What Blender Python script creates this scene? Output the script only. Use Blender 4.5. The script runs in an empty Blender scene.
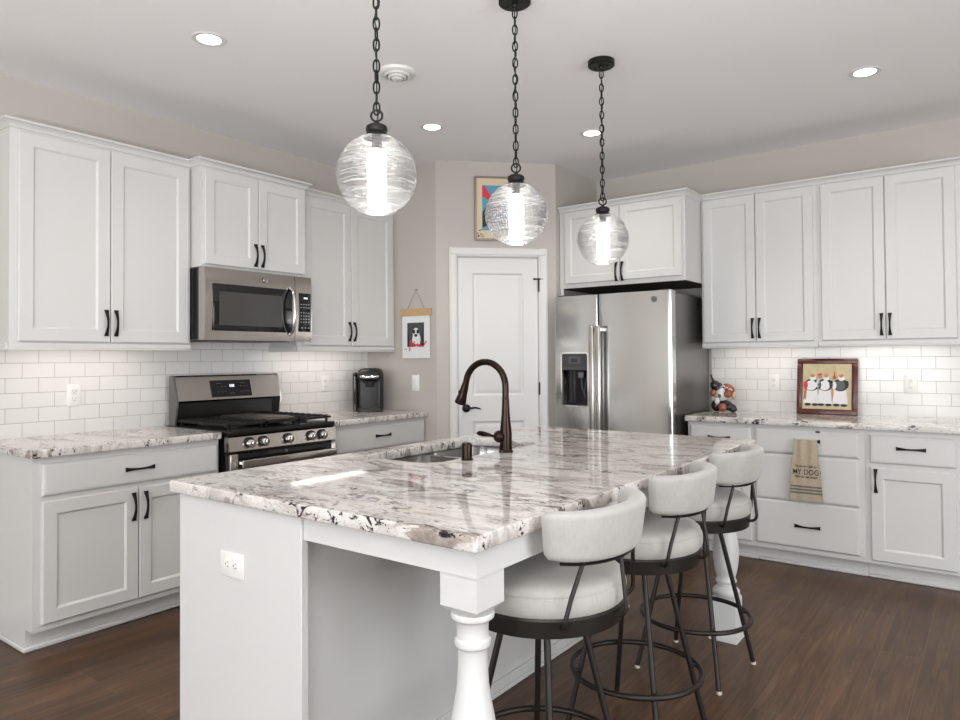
import bpy, bmesh, math, random
from mathutils import Vector, Matrix
R = random.Random(7)
C = bpy.context.scene.collection
SC = bpy.context.scene
PI = math.pi

# ------------------------------------------------------------------ camera
F, YAW, PY, CAMH, ROLL, PITCH = 696.27, .6420, 346.39, 1.3063, -.0069, .0174
def setup_camera():
    s, c = math.sin(YAW), math.cos(YAW)
    right = Vector((c, s, 0)); fwd = Vector((-s, c, 0)); up = Vector((0, 0, 1))
    cp, sp = math.cos(PITCH), math.sin(PITCH)
    f2 = cp*fwd + sp*up; u2 = -sp*fwd + cp*up
    cr, sr = math.cos(ROLL), math.sin(ROLL)
    r3 = cr*right + sr*u2; u3 = cr*u2 - sr*right
    cam = bpy.data.cameras.new('camera'); o = bpy.data.objects.new('camera', cam); C.objects.link(o)
    m = Matrix.Identity(4)
    for i, v in enumerate((r3, u3, -f2)):
        for j in range(3): m[j][i] = v[j]
    m[2][3] = CAMH
    o.matrix_world = m
    cam.sensor_width = 36; cam.lens = F*36/960
    cam.shift_y = -(360-PY)/960
    cam.clip_start = .05
    SC.camera = o
setup_camera()
# ------------------------------------------------------------------ world, lights, exposure
SC.view_settings.view_transform = 'Standard'; SC.view_settings.look = 'None'
SC.view_settings.gamma = 1; SC.view_settings.use_curve_mapping = False
SC.view_settings.exposure = -0.27
SC.cycles.max_bounces = 10; SC.cycles.transparent_max_bounces = 24; SC.cycles.diffuse_bounces = 5
SC.cycles.glossy_bounces = 5; SC.cycles.caustics_reflective = False; SC.cycles.caustics_refractive = False
SC.cycles.sample_clamp_indirect = 4
W = bpy.data.worlds.new('world'); SC.world = W; W.use_nodes = True
wn = W.node_tree.nodes; wl = W.node_tree.links
bg = wn['Background']; bg.inputs['Strength'].default_value = 1.0
bg.inputs['Color'].default_value = (.80, .88, 1, 1)
def area(name, loc, rot, sx, sy, e, col=(1, 1, 1)):
    l = bpy.data.lights.new(name, 'AREA'); l.shape = 'RECTANGLE'; l.size = sx; l.size_y = sy
    l.energy = e; l.color = col
    o = bpy.data.objects.new(name, l); C.objects.link(o); o.location = loc; o.rotation_euler = rot
    return o
WX0, WX1, WY0, WY1, ZC = -4.068, 3.6, -3.6, 5.238, 2.78     # room shell
# added area lamps standing in for daylight at the unseen window openings
area('window_daylight', (-1.9, WY0+.03, 1.15), (PI/2, 0, 0), 2.6, 2.0, 120, (.93, .97, 1))
area('window_daylight', (1.6, WY0+.03, 1.15), (PI/2, 0, 0), 2.6, 2.0, 120, (.93, .97, 1))
area('window_daylight', (WX1-.03, 1.4, 1.15), (PI/2, 0, PI/2), 2.8, 2.0, 145, (.93, .97, 1))
# added up-facing fill lamp behind the camera, brightens the ceiling and room
area('bounce_flash', (.2, -.7, 1.05), (PI, 0, 0), .9, .9, 235, (.98, .985, .99))
CAN_W, CAN_COL = 11.5, (1, .96, .92)
PEND_E, LED_E, CAN_E = 12.0, 5.5, 14.0

# ------------------------------------------------------------------ materials
def nt(name):
    m = bpy.data.materials.new(name); m.use_nodes = True
    return m, m.node_tree.nodes, m.node_tree.links, m.node_tree.nodes['Principled BSDF']
def ramp(n, stops, interp='LINEAR'):
    r = n.new('ShaderNodeValToRGB'); r.color_ramp.interpolation = interp
    el = r.color_ramp.elements
    while len(el) < len(stops): el.new(.5)
    for e, (p, c) in zip(el, stops):
        e.position = p; e.color = (c, c, c, 1) if not hasattr(c, '__len__') else (*c, 1)
    return r
def noise(n, l, vec, scale, det=4, rough=.5, dist=0):
    t = n.new('ShaderNodeTexNoise'); t.inputs['Scale'].default_value = scale; t.inputs['Detail'].default_value = det
    t.inputs['Roughness'].default_value = rough; t.inputs['Distortion'].default_value = dist
    if vec is not None: l.new(vec, t.inputs['Vector'])
    return t
def mapping(n, l, rot=(0, 0, 0), scale=(1, 1, 1), loc=(0, 0, 0), src='Object'):
    tc = n.new('ShaderNodeTexCoord'); mp = n.new('ShaderNodeMapping')
    mp.inputs['Rotation'].default_value = rot; mp.inputs['Scale'].default_value = scale; mp.inputs['Location'].default_value = loc
    l.new(tc.outputs[src], mp.inputs['Vector']); return mp.outputs['Vector']
def mixc(n, l, fac, a, b, mode='MIX'):
    m = n.new('ShaderNodeMix'); m.data_type = 'RGBA'; m.blend_type = mode
    for s, v in ((m.inputs[0], fac), (m.inputs[6], a), (m.inputs[7], b)):
        if isinstance(v, bpy.types.NodeSocket): l.new(v, s)
        elif hasattr(v, '__len__'): s.default_value = (*v, 1)
        else: s.default_value = v
    return m.outputs[2]
def bump(n, l, p, h, strength=.2, dist=.002):
    b = n.new('ShaderNodeBump'); b.inputs['Strength'].default_value = strength; b.inputs['Distance'].default_value = dist
    l.new(h, b.inputs['Height']); l.new(b.outputs['Normal'], p.inputs['Normal'])
def plain(name, col, rough=.5, metal=0, var=.03, scale=12, bstr=0, bscale=200, spec=.5, coat=0):
    m, n, l, p = nt(name)
    v = mapping(n, l)
    t = noise(n, l, v, scale, 3)
    c2 = tuple(max(0, x*(1-var)) for x in col); c1 = tuple(min(1, x*(1+var)) for x in col)
    l.new(mixc(n, l, t.outputs['Fac'], c2, c1), p.inputs['Base Color'])
    p.inputs['Roughness'].default_value = rough; p.inputs['Metallic'].default_value = metal
    p.inputs['Specular IOR Level'].default_value = spec; p.inputs['Coat Weight'].default_value = coat
    if bstr:
        t2 = noise(n, l, v, bscale, 4); bump(n, l, p, t2.outputs['Fac'], bstr)
    return m
def emit(name, col, s):
    m, n, l, p = nt(name)
    p.inputs['Base Color'].default_value = (.8, .8, .8, 1)
    p.inputs['Emission Color'].default_value = (*col, 1); p.inputs['Emission Strength'].default_value = s
    return m
M = {}
M['wall'] = plain('wall_paint', (.485, .452, .412), .75, var=.015, scale=3, bstr=.12, bscale=260, spec=.3)
M['ceil'] = plain('ceiling_paint', (.86, .845, .845), .85, var=.02, scale=4, bstr=.35, bscale=70, spec=.2)
M['white'] = plain('white_cabinet_paint', (.62, .615, .60), .38, var=.01, scale=4)
M['trimw'] = plain('white_trim_paint', (.68, .672, .655), .35, var=.01, scale=4)
M['island'] = plain('island_white_paint', (.62, .62, .61), .4, var=.01, scale=4)
M['black'] = plain('oil_rubbed_black_metal', (.007, .006, .006), .45, .1, spec=.3)
M['stoolmetal'] = plain('stool_dark_bronze_metal', (.022, .019, .017), .42, .5)
M['dark'] = plain('black_gloss_glass', (.010, .010, .011), .08)
M['darkm'] = plain('black_enamel', (.008, .0075, .0075), .25, spec=.35)
M['iron'] = plain('cast_iron', (.011, .010, .010), .5, spec=.3, var=.2, scale=40, bstr=.2)
M['griddle'] = plain('griddle_plate', (.075, .060, .045), .4, .3, var=.3, scale=20)
M['plastic'] = plain('dark_grey_plastic', (.05, .05, .05), .4)
M['blackplastic'] = plain('black_plastic', (.011, .010, .010), .30, spec=.35)
M['chrome'] = plain('chrome', (.75, .74, .72), .12, 1)
M['outlet'] = plain('outlet_plastic', (.80, .79, .77), .35)
M['slot'] = plain('outlet_slot', (.08, .07, .07), .6)
M['foot'] = plain('clear_glide', (.5, .45, .4), .4)
M['wood'] = plain('oak_strip', (.52, .34, .17), .6, var=.15, scale=30)
M['cream'] = plain('cream_mat', (.66, .55, .40), .8)
M['paper'] = plain('white_paper', (.76, .76, .75), .7)
M['champ'] = plain('champagne_frame', (.36, .31, .25), .3, .6)
M['burg'] = plain('burgundy_frame', (.085, .018, .016), .22, var=.2, scale=20)
M['photo'] = plain('photo_grey', (.055, .052, .055), .5)
M['pblack'] = plain('art_black', (.012, .012, .013), .5)
M['pwhite'] = plain('art_white', (.74, .74, .74), .5)
M['pred'] = plain('art_red', (.62, .03, .05), .5)
M['pblue'] = plain('art_blue', (.09, .30, .43), .5)
M['porange'] = plain('art_orange', (.52, .16, .06), .5)
M['pyellow'] = plain('art_ochre', (.52, .45, .27), .6, var=.2, scale=30)
M['pgrey'] = plain('art_grey', (.09, .10, .11), .5)
M['mwglass'] = plain('tinted_oven_glass', (.055, .053, .05), .12)
M['key'] = plain('keypad_print', (.35, .35, .34), .5)
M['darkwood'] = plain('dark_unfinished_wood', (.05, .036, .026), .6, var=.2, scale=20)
M['pgreen'] = plain('art_green', (.02, .07, .05), .5)
M['skin'] = plain('painted_skin', (.50, .20, .11), .35)
M['cer_w'] = plain('ceramic_white', (.70, .70, .68), .2)
M['cer_b'] = plain('ceramic_black', (.012, .012, .014), .15)
M['cer_o'] = plain('ceramic_orange', (.30, .095, .045), .25, var=.3, scale=60)
M['cer_t'] = plain('ceramic_tan', (.55, .36, .22), .3)
M['bottle'] = plain('dark_wine_bottle', (.03, .008, .015), .12)
M['twine'] = plain('twine', (.20, .16, .13), .9)
M['inktext'] = plain('dark_ink', (.035, .025, .022), .9)
M['towelstripe'] = plain('grey_woven_stripe', (.15, .135, .12), .95)
M['clock'] = emit('lit_display', (.75, .85, 1), .9)
M['led'] = emit('led_strip_diffuser', (1, .93, .86), LED_E)
M['can'] = emit('recessed_lamp_lens', (1, .97, .93), CAN_E)
M['tube'] = emit('frosted_lamp_tube', (1, .96, .92), PEND_E)

def m_towel():
    m, n, l, p = nt('tan_towel')
    v = mapping(n, l); w = n.new('ShaderNodeTexWave'); w.inputs['Scale'].default_value = 260; w.bands_direction = 'Z'; l.new(v, w.inputs['Vector'])
    t = noise(n, l, v, 90, 4)
    l.new(mixc(n, l, t.outputs['Fac'], (.36, .29, .205), (.52, .435, .325)), p.inputs['Base Color'])
    p.inputs['Roughness'].default_value = .95; bump(n, l, p, w.outputs['Fac'], .3, .001); return m
M['towel'] = m_towel()
def m_fabric():
    m, n, l, p = nt('light_grey_velvet')
    v = mapping(n, l, scale=(1, 1, 1)); t = noise(n, l, v, 22, 6, .65, .4); t2 = noise(n, l, v, 500, 3)
    v3 = mapping(n, l, scale=(60, 60, 6)); t3 = noise(n, l, v3, 3, 3)
    a = mixc(n, l, t.outputs['Fac'], (.22, .212, .198), (.48, .465, .44))
    l.new(mixc(n, l, t3.outputs['Fac'], a, (.42, .405, .385)), p.inputs['Base Color'])
    p.inputs['Roughness'].default_value = .85; p.inputs['Sheen Weight'].default_value = .35
    bump(n, l, p, t2.outputs['Fac'], .25, .001); return m
M['fabric'] = m_fabric()
def m_steel(name, col, rough, rot=(0, 0, 0), scl=(.6, .6, 900), aniso=.55):
    m, n, l, p = nt(name)
    v = mapping(n, l, rot=rot, scale=scl); t = noise(n, l, v, 2, 3)
    r = ramp(n, [(0, rough-.03), (1, rough+.03)]); l.new(t.outputs['Fac'], r.inputs[0])
    l.new(r.outputs['Color'], p.inputs['Roughness'])
    l.new(mixc(n, l, t.outputs['Fac'], tuple(x*.985 for x in col), col), p.inputs['Base Color'])
    p.inputs['Metallic'].default_value = 1; p.inputs['Anisotropic'].default_value = aniso
    bump(n, l, p, t.outputs['Fac'], .02, .0003); return m
M['steel'] = m_steel('brushed_stainless', (.52, .505, .485), .20)
M['steelf'] = m_steel('refrigerator_stainless', (.60, .595, .585), .17)
M['steelw'] = m_steel('warm_stainless', (.50, .465, .43), .17)
M['steelside'] = plain('dark_grey_steel_side', (.20, .19, .185), .33, .75, var=.05)
M['sink'] = m_steel('sink_steel', (.62, .61, .60), .16, scl=(80, 1, 1))
def m_bronze():
    m, n, l, p = nt('oil_rubbed_bronze')
    v = mapping(n, l); t = noise(n, l, v, 25, 3)
    l.new(mixc(n, l, t.outputs['Fac'], (.013, .009, .008), (.040, .020, .015)), p.inputs['Base Color'])
    p.inputs['Metallic'].default_value = .85; p.inputs['Roughness'].default_value = .2; return m
M['bronze'] = m_bronze()

def m_tile(name, axis, phase, z0=.914):
    """3 x 6 inch running-bond subway tile; axis 'y' for the left wall, 'x' for the fridge wall"""
    m, n, l, p = nt(name)
    tc = n.new('ShaderNodeTexCoord'); sep = n.new('ShaderNodeSeparateXYZ'); l.new(tc.outputs['Object'], sep.inputs[0])
    comb = n.new('ShaderNodeCombineXYZ')
    ax = n.new('ShaderNodeMath'); ax.operation = 'SUBTRACT'; l.new(sep.outputs['Y' if axis == 'y' else 'X'], ax.inputs[0]); ax.inputs[1].default_value = phase-20*.1545
    az = n.new('ShaderNodeMath'); az.operation = 'SUBTRACT'; l.new(sep.outputs['Z'], az.inputs[0]); az.inputs[1].default_value = z0-.003
    l.new(ax.outputs[0], comb.inputs[0]); l.new(az.outputs[0], comb.inputs[1])
    b = n.new('ShaderNodeTexBrick'); l.new(comb.outputs[0], b.inputs['Vector'])
    b.offset = .5; b.inputs['Scale'].default_value = 1; b.inputs['Mortar Size'].default_value = .0013
    b.inputs['Mortar Smooth'].default_value = .3; b.inputs['Brick Width'].default_value = .1545; b.inputs['Row Height'].default_value = .0775
    b.inputs['Color1'].default_value = (.77, .755, .735, 1); b.inputs['Color2'].default_value = (.74, .725, .705, 1)
    b.inputs['Mortar'].default_value = (.33, .31, .295, 1); b.inputs['Bias'].default_value = 0
    l.new(b.outputs['Color'], p.inputs['Base Color'])
    r = ramp(n, [(0, .13), (1, .7)]); l.new(b.outputs['Fac'], r.inputs[0]); l.new(r.outputs['Color'], p.inputs['Roughness'])
    inv = n.new('ShaderNodeMath'); inv.operation = 'SUBTRACT'; inv.inputs[0].default_value = 1; l.new(b.outputs['Fac'], inv.inputs[1])
    t = noise(n, l, mapping(n, l), 9, 2); ad = n.new('ShaderNodeMath'); ad.operation = 'MULTIPLY_ADD'
    l.new(t.outputs['Fac'], ad.inputs[0]); ad.inputs[1].default_value = .25; l.new(inv.outputs[0], ad.inputs[2])
    bump(n, l, p, ad.outputs[0], .5, .0015); return m

def m_granite():
    m, n, l, p = nt('white_granite')
    v = mapping(n, l, rot=(0, 0, -.64), scale=(1, 2.6, 1.6))
    vi = mapping(n, l, rot=(.2, .1, -.50), scale=(1.0, 2.3, 1.4), loc=(3, 1, 2))
    vg = mapping(n, l, scale=(1, 1, 1), loc=(1, 5, 2))
    # warm white ground with soft grey clouds
    n1 = noise(n, l, v, 4.0, 9, .66, .9)
    r1 = ramp(n, [(.30, (.33, .31, .295)), (.42, (.53, .50, .47)), (.52, (.71, .68, .645)), (.75, (.62, .585, .55))]); l.new(n1.outputs['Fac'], r1.inputs[0])
    col = r1.outputs['Color']
    # brown / taupe patches with ragged edges
    n2 = noise(n, l, vi, 3.4, 8, .62, 1.4)
    r2 = ramp(n, [(.565, 0), (.60, .85), (.70, .65)]); l.new(n2.outputs['Fac'], r2.inputs[0])
    n2c = noise(n, l, v, 14, 5, .6)
    rc = ramp(n, [(.35, (.075, .052, .045)), (.5, (.23, .175, .145)), (.7, (.42, .36, .31))]); l.new(n2c.outputs['Fac'], rc.inputs[0])
    col = mixc(n, l, r2.outputs['Color'], col, rc.outputs['Color'])
    # grey streaks and mineral grain
    n3 = noise(n, l, v, 26, 8, .74, .7)
    r3 = ramp(n, [(.53, 0), (.61, .75)]); l.new(n3.outputs['Fac'], r3.inputs[0])
    n3m = noise(n, l, v, 5.5, 5, .6, .8); r3m = ramp(n, [(.45, .10), (.60, 1)]); l.new(n3m.outputs['Fac'], r3m.inputs[0])
    col = mixc(n, l, mixc(n, l, 1, r3.outputs['Color'], r3m.outputs['Color'], 'MULTIPLY'), col, (.17, .155, .15))
    n5 = noise(n, l, vg, 150, 4, .6, .3); r5 = ramp(n, [(.55, 0), (.66, .5)]); l.new(n5.outputs['Fac'], r5.inputs[0])
    col = mixc(n, l, r5.outputs['Color'], col, (.30, .28, .27))
    # black crystals gathered along the veins
    n4 = noise(n, l, v, 24, 6, .66, 1.3)
    r4 = ramp(n, [(.535, 0), (.565, 1)]); l.new(n4.outputs['Fac'], r4.inputs[0])
    n4m = noise(n, l, vi, 2.9, 6, .62, 1.3); r4m = ramp(n, [(.525, 0), (.56, 1)]); l.new(n4m.outputs['Fac'], r4m.inputs[0])
    col = mixc(n, l, mixc(n, l, 1, r4.outputs['Color'], r4m.outputs['Color'], 'MULTIPLY'), col, (.018, .016, .018))
    l.new(col, p.inputs['Base Color'])
    p.inputs['Roughness'].default_value = .05; p.inputs['IOR'].default_value = 1.5; p.inputs['Specular IOR Level'].default_value = .5
    return m
M['granite'] = m_granite()

def m_floor():
    m, n, l, p = nt('dark_walnut_plank')
    tc = n.new('ShaderNodeTexCoord'); sep = n.new('ShaderNodeSeparateXYZ'); l.new(tc.outputs['Object'], sep.inputs[0])
    comb = n.new('ShaderNodeCombineXYZ'); l.new(sep.outputs['Y'], comb.inputs[0])
    off = n.new('ShaderNodeMath'); off.operation = 'ADD'; off.inputs[1].default_value = 20*.157+.604; l.new(sep.outputs['X'], off.inputs[0]); l.new(off.outputs[0], comb.inputs[1])
    b = n.new('ShaderNodeTexBrick'); l.new(comb.outputs[0], b.inputs['Vector'])
    b.offset = .37; b.offset_frequency = 3; b.squash = 1; b.inputs['Scale'].default_value = 1
    b.inputs['Brick Width'].default_value = 1.35; b.inputs['Row Height'].default_value = .157
    b.inputs['Mortar Size'].default_value = .0011; b.inputs['Mortar Smooth'].default_value = .2
    b.inputs['Color1'].default_value = (0, 0, 0, 1); b.inputs['Color2'].default_value = (1, 1, 1, 1); b.inputs['Mortar'].default_value = (.5, .5, .5, 1)
    # grain stretched along the plank, shifted per plank
    mul = n.new('ShaderNodeVectorMath'); mul.operation = 'MULTIPLY'; mul.inputs[1].default_value = (1.6, 26, 1)
    l.new(comb.outputs[0], mul.inputs[0])
    add = n.new('ShaderNodeVectorMath'); add.operation = 'MULTIPLY_ADD'; l.new(b.outputs['Color'], add.inputs[0]); add.inputs[1].default_value = (7, 7, 7); l.new(mul.outputs[0], add.inputs[2])
    g = noise(n, l, add.outputs[0], 1.4, 6, .62, 1.4)
    v2 = n.new('ShaderNodeVectorMath'); v2.operation = 'MULTIPLY'; v2.inputs[1].default_value = (1.0, 4.0, 1); l.new(comb.outputs[0], v2.inputs[0])
    g2 = noise(n, l, v2.outputs[0], 1.6, 4, .55, .6)
    rg = ramp(n, [(.28, (.042, .020, .010)), (.5, (.090, .046, .023)), (.72, (.155, .086, .046))]); l.new(g.outputs['Fac'], rg.inputs[0])
    r2 = ramp(n, [(.3, (.70, .66, .62)), (.7, (1.15, 1.12, 1.06))]); l.new(g2.outputs['Fac'], r2.inputs[0])
    c = mixc(n, l, 1, rg.outputs['Color'], r2.outputs['Color'], 'MULTIPLY')
    rp = ramp(n, [(0, (.80, .80, .80)), (1, (1.12, 1.10, 1.08))]); l.new(b.outputs['Color'], rp.inputs[0])
    c = mixc(n, l, 1, c, rp.outputs['Color'], 'MULTIPLY')
    c = mixc(n, l, b.outputs['Fac'], c, (.15, .085, .05))
    l.new(c, p.inputs['Base Color'])
    p.inputs['Specular IOR Level'].default_value = .32
    rr = ramp(n, [(0, .30), (1, .44)]); l.new(g.outputs['Fac'], rr.inputs[0]); l.new(rr.outputs['Color'], p.inputs['Roughness'])
    bump(n, l, p, g.outputs['Fac'], .15, .0015); return m
M['floor'] = m_floor()

def m_glass(name, rib=True):
    m, n, l, p = nt(name); out = n['Material Output']
    tr = n.new('ShaderNodeBsdfTransparent'); tr.inputs[0].default_value = (.97, .97, .97, 1)
    gl = n.new('ShaderNodeBsdfGlossy'); gl.inputs['Roughness'].default_value = .03; gl.inputs[0].default_value = (1, 1, 1, 1)
    df = n.new('ShaderNodeBsdfTranslucent'); df.inputs[0].default_value = (.95, .95, .95, 1)
    lw = n.new('ShaderNodeLayerWeight'); lw.inputs['Blend'].default_value = .40
    mx = n.new('ShaderNodeMixShader'); l.new(tr.outputs[0], mx.inputs[1]); l.new(gl.outputs[0], mx.inputs[2])
    if rib:
        v = mapping(n, l, scale=(.7, .7, 24)); t = noise(n, l, v, 7, 4, .7, .5)
        bp = n.new('ShaderNodeBump'); bp.inputs['Strength'].default_value = .8; bp.inputs['Distance'].default_value = .004
        l.new(t.outputs['Fac'], bp.inputs['Height'])
        for s in (gl, df, lw): l.new(bp.outputs[0], s.inputs['Normal'])
        r = ramp(n, [(.48, .07), (.57, .30)]); l.new(t.outputs['Fac'], r.inputs[0])
        m2 = n.new('ShaderNodeMixShader'); l.new(r.outputs['Color'], m2.inputs[0])
        l.new(tr.outputs[0], m2.inputs[1]); l.new(df.outputs[0], m2.inputs[2]); l.new(m2.outputs[0], mx.inputs[1])
    l.new(lw.outputs['Fresnel'], mx.inputs[0]); l.new(mx.outputs[0], out.inputs['Surface'])
    return m
M['glass'] = m_glass('ribbed_clear_glass'); M['pane'] = m_glass('window_glass', False)
def m_smoke():
    m, n, l, p = nt('smoky_plastic'); p.inputs['Base Color'].default_value = (.03, .025, .022, 1)
    p.inputs['Roughness'].default_value = .06; t = noise(n, l, mapping(n, l), 5, 2)
    r = ramp(n, [(0, .80), (1, .86)]); l.new(t.outputs['Fac'], r.inputs[0]); l.new(r.outputs['Color'], p.inputs['Alpha']); return m
M['smoke'] = m_smoke()

# ------------------------------------------------------------------ mesh helpers
class MB:
    def __init__(s): s.bm = bmesh.new(); s.mi = 0
    def m(s, i): s.mi = i; return s
    def _fin(s, faces):
        for f in faces: f.material_index = s.mi
        return s
    def _xf(s, verts, T):
        if T is not None: bmesh.ops.transform(s.bm, matrix=T, verts=list(verts))
    def box(s, x0, x1, y0, y1, z0, z1, bev=0, seg=1, T=None):
        n0 = len(s.bm.faces)
        r = bmesh.ops.create_cube(s.bm, size=1); vs = r['verts']
        for v in vs:
            v.co.x = x0 if v.co.x < 0 else x1; v.co.y = y0 if v.co.y < 0 else y1; v.co.z = z0 if v.co.z < 0 else z1
        if x1 < x0 or y1 < y0 or z1 < z0: bmesh.ops.reverse_faces(s.bm, faces=list({f for v in vs for f in v.link_faces}))
        if bev:
            es = list({e for v in vs for e in v.link_edges})
            bb = bmesh.ops.bevel(s.bm, geom=es, offset=bev, segments=seg, profile=.5, affect='EDGES')
            vs = list({v for f in bb['faces'] for v in f.verts})
            # gather whole island
            vs = s._island(vs[0])
        s._xf(vs, T)
        return s._fin({f for v in vs for f in v.link_faces})
    def _island(s, v0):
        seen = {v0}; st = [v0]
        while st:
            v = st.pop()
            for e in v.link_edges:
                o = e.other_vert(v)
                if o not in seen: seen.add(o); st.append(o)
        return list(seen)
    def lathe(s, prof, c=(0, 0, 0), seg=32, T=None, cap=True, sx=1, sy=1):
        """prof: list of (r, z) from bottom to top"""
        rings = []; vs = []
        for r, z in prof:
            if r < 1e-6: ring = [s.bm.verts.new((c[0], c[1], c[2]+z))]
            else: ring = [s.bm.verts.new((c[0]+sx*r*math.cos(2*PI*i/seg), c[1]+sy*r*math.sin(2*PI*i/seg), c[2]+z)) for i in range(seg)]
            rings.append(ring); vs += ring
        fs = []
        for a, b in zip(rings, rings[1:]):
            if len(a) == 1 and len(b) == 1: continue
            for i in range(seg):
                j = (i+1) % seg
                if len(a) == 1: fs.append(s.bm.faces.new((a[0], b[j], b[i])))
                elif len(b) == 1: fs.append(s.bm.faces.new((a[i], a[j], b[0])))
                else: fs.append(s.bm.faces.new((a[i], a[j], b[j], b[i])))
        if cap:
            if len(rings[0]) > 1: fs.append(s.bm.faces.new(rings[0][::-1]))
            if len(rings[-1]) > 1: fs.append(s.bm.faces.new(rings[-1]))
        s._xf(vs, T)
        return s._fin(fs)
    def tube(s, pts, r, seg=10, closed=False, cap=True, flat=None, T=None):
        """sweep a circle (or an ellipse via flat=(a,b)) along pts; r float or list"""
        pts = [Vector(p) for p in pts]; n = len(pts)
        rs = r if hasattr(r, '__len__') else [r]*n
        up = None; rings = []; vs = []
        for i, p in enumerate(pts):
            a = pts[i-1] if (i > 0 or closed) else p; b = pts[(i+1) % n] if (i < n-1 or closed) else p
            t = (b-a).normalized()
            if up is None:
                up = Vector((0, 0, 1)) if abs(t.z) < .9 else Vector((1, 0, 0))
            sd = t.cross(up).normalized(); up = sd.cross(t).normalized()
            fa, fb = flat if flat else (1, 1)
            ring = [s.bm.verts.new(p + rs[i]*(fa*math.cos(2*PI*k/seg)*sd + fb*math.sin(2*PI*k/seg)*up)) for k in range(seg)]
            rings.append(ring); vs += ring
        fs = []
        for i in range(n if closed else n-1):
            a = rings[i]; b = rings[(i+1) % n]
            for k in range(seg):
                j = (k+1) % seg; fs.append(s.bm.faces.new((a[k], b[k], b[j], a[j])))
        if not closed and cap: fs.append(s.bm.faces.new(rings[0])); fs.append(s.bm.faces.new(rings[-1][::-1]))
        s._xf(vs, T)
        return s._fin(fs)
    def cyl(s, p0, p1, r0, r1=None, seg=20): return s.tube([p0, p1], [r0, r0 if r1 is None else r1], seg)
    def ball(s, c, r, sx=1, sy=1, sz=1, seg=20, T=None):
        prof = [(r*math.sin(PI*i/12), -r*math.cos(PI*i/12)*sz) for i in range(13)]
        prof[0] = (0, -r*sz); prof[-1] = (0, r*sz)
        return s.lathe(prof, c, seg, T, sx=sx, sy=sy)
    def poly(s, pts, d, T=None):
        """prism: closed polygon of 3-D points extruded by vector d"""
        d = Vector(d); a = [s.bm.verts.new(p) for p in pts]; b = [s.bm.verts.new(Vector(p)+d) for p in pts]
        fs = [s.bm.faces.new(a[::-1]), s.bm.faces.new(b)]
        for i in range(len(a)):
            j = (i+1) % len(a); fs.append(s.bm.faces.new((a[i], a[j], b[j], b[i])))
        s._xf(a+b, T); return s._fin(fs)
    def rings(s, rs, cap0=False, cap1=False):
        """loft through a list of closed loops with the same vertex count"""
        rr = [[s.bm.verts.new(p) for p in q] for q in rs]; fs = []
        for a, b in zip(rr, rr[1:]):
            for i in range(len(a)):
                j = (i+1) % len(a); fs.append(s.bm.faces.new((a[i], a[j], b[j], b[i])))
        if cap0: fs.append(s.bm.faces.new(rr[0][::-1]))
        if cap1: fs.append(s.bm.faces.new(rr[-1]))
        s._fin(fs); return rr
    def build(s, name, mats, parent=None, smooth=38, fix=True):
        if not isinstance(mats, (list, tuple)): mats = [mats]
        if fix: bmesh.ops.recalc_face_normals(s.bm, faces=s.bm.faces)
        me = bpy.data.meshes.new(name); s.bm.to_mesh(me); s.bm.free()
        for k in mats: me.materials.append(M[k])
        if smooth:
            me.polygons.foreach_set('use_smooth', [True]*len(me.polygons)); me.set_sharp_from_angle(angle=math.radians(smooth))
        o = bpy.data.objects.new(name, me); C.objects.link(o)
        if parent is not None: o.parent = parent
        return o
def tag(o, label, cat, group=None, kind=None):
    o['label'] = label; o['category'] = cat
    if group: o['group'] = group
    if kind: o['kind'] = kind
    return o
def thing(name, label, cat, loc=(0, 0, 0), rz=0, group=None):
    o = bpy.data.objects.new(name, None); C.objects.link(o); o.location = loc; o.rotation_euler = (0, 0, rz)
    o.empty_display_size = .1
    return tag(o, label, cat, group)
def struct(o): o['kind'] = 'structure'; return o
def dup(root, loc, rz, label):
    r = root.copy(); C.objects.link(r); r.location = loc; r.rotation_euler = (0, 0, rz); r['label'] = label
    for ch in list(root.children):
        c = ch.copy(); C.objects.link(c); c.parent = r
        for g in list(ch.children):
            d = g.copy(); C.objects.link(d); d.parent = c
    return r
def rrect(x0, x1, y0, y1, r, z, n=6, ins=0):
    x0 += ins; x1 -= ins; y0 += ins; y1 -= ins; r = max(r-ins, .0005)
    out = []
    for cx, cy, a in ((x1-r, y0+r, -PI/2), (x1-r, y1-r, 0), (x0+r, y1-r, PI/2), (x0+r, y0+r, PI)):
        for i in range(n+1):
            t = a+PI/2*i/n; out.append((cx+r*math.cos(t), cy+r*math.sin(t), z))
    return out

# ------------------------------------------------------------------ room shell
T_ = .1
b = MB(); b.box(WX0-T_, WX1+T_, WY0-T_, WY1+T_+1.2, -.1, 0); struct(b.build('floor', 'floor'))
b = MB(); b.box(WX0-T_, WX1+T_, WY0-T_, WY1+T_+1.2, ZC, ZC+.1); struct(b.build('ceiling', 'ceil'))
SY = 3.925; AX = -3.335; BX, BY = -2.69, 4.57
b = MB(); b.box(WX0-T_, WX0, WY0, SY+.1, 0, ZC); struct(b.build('wall_left', 'wall'))
b = MB(); b.box(WX0, AX, SY, SY+.1, 0, ZC); struct(b.build('wall_corner_left', 'wall'))
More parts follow.
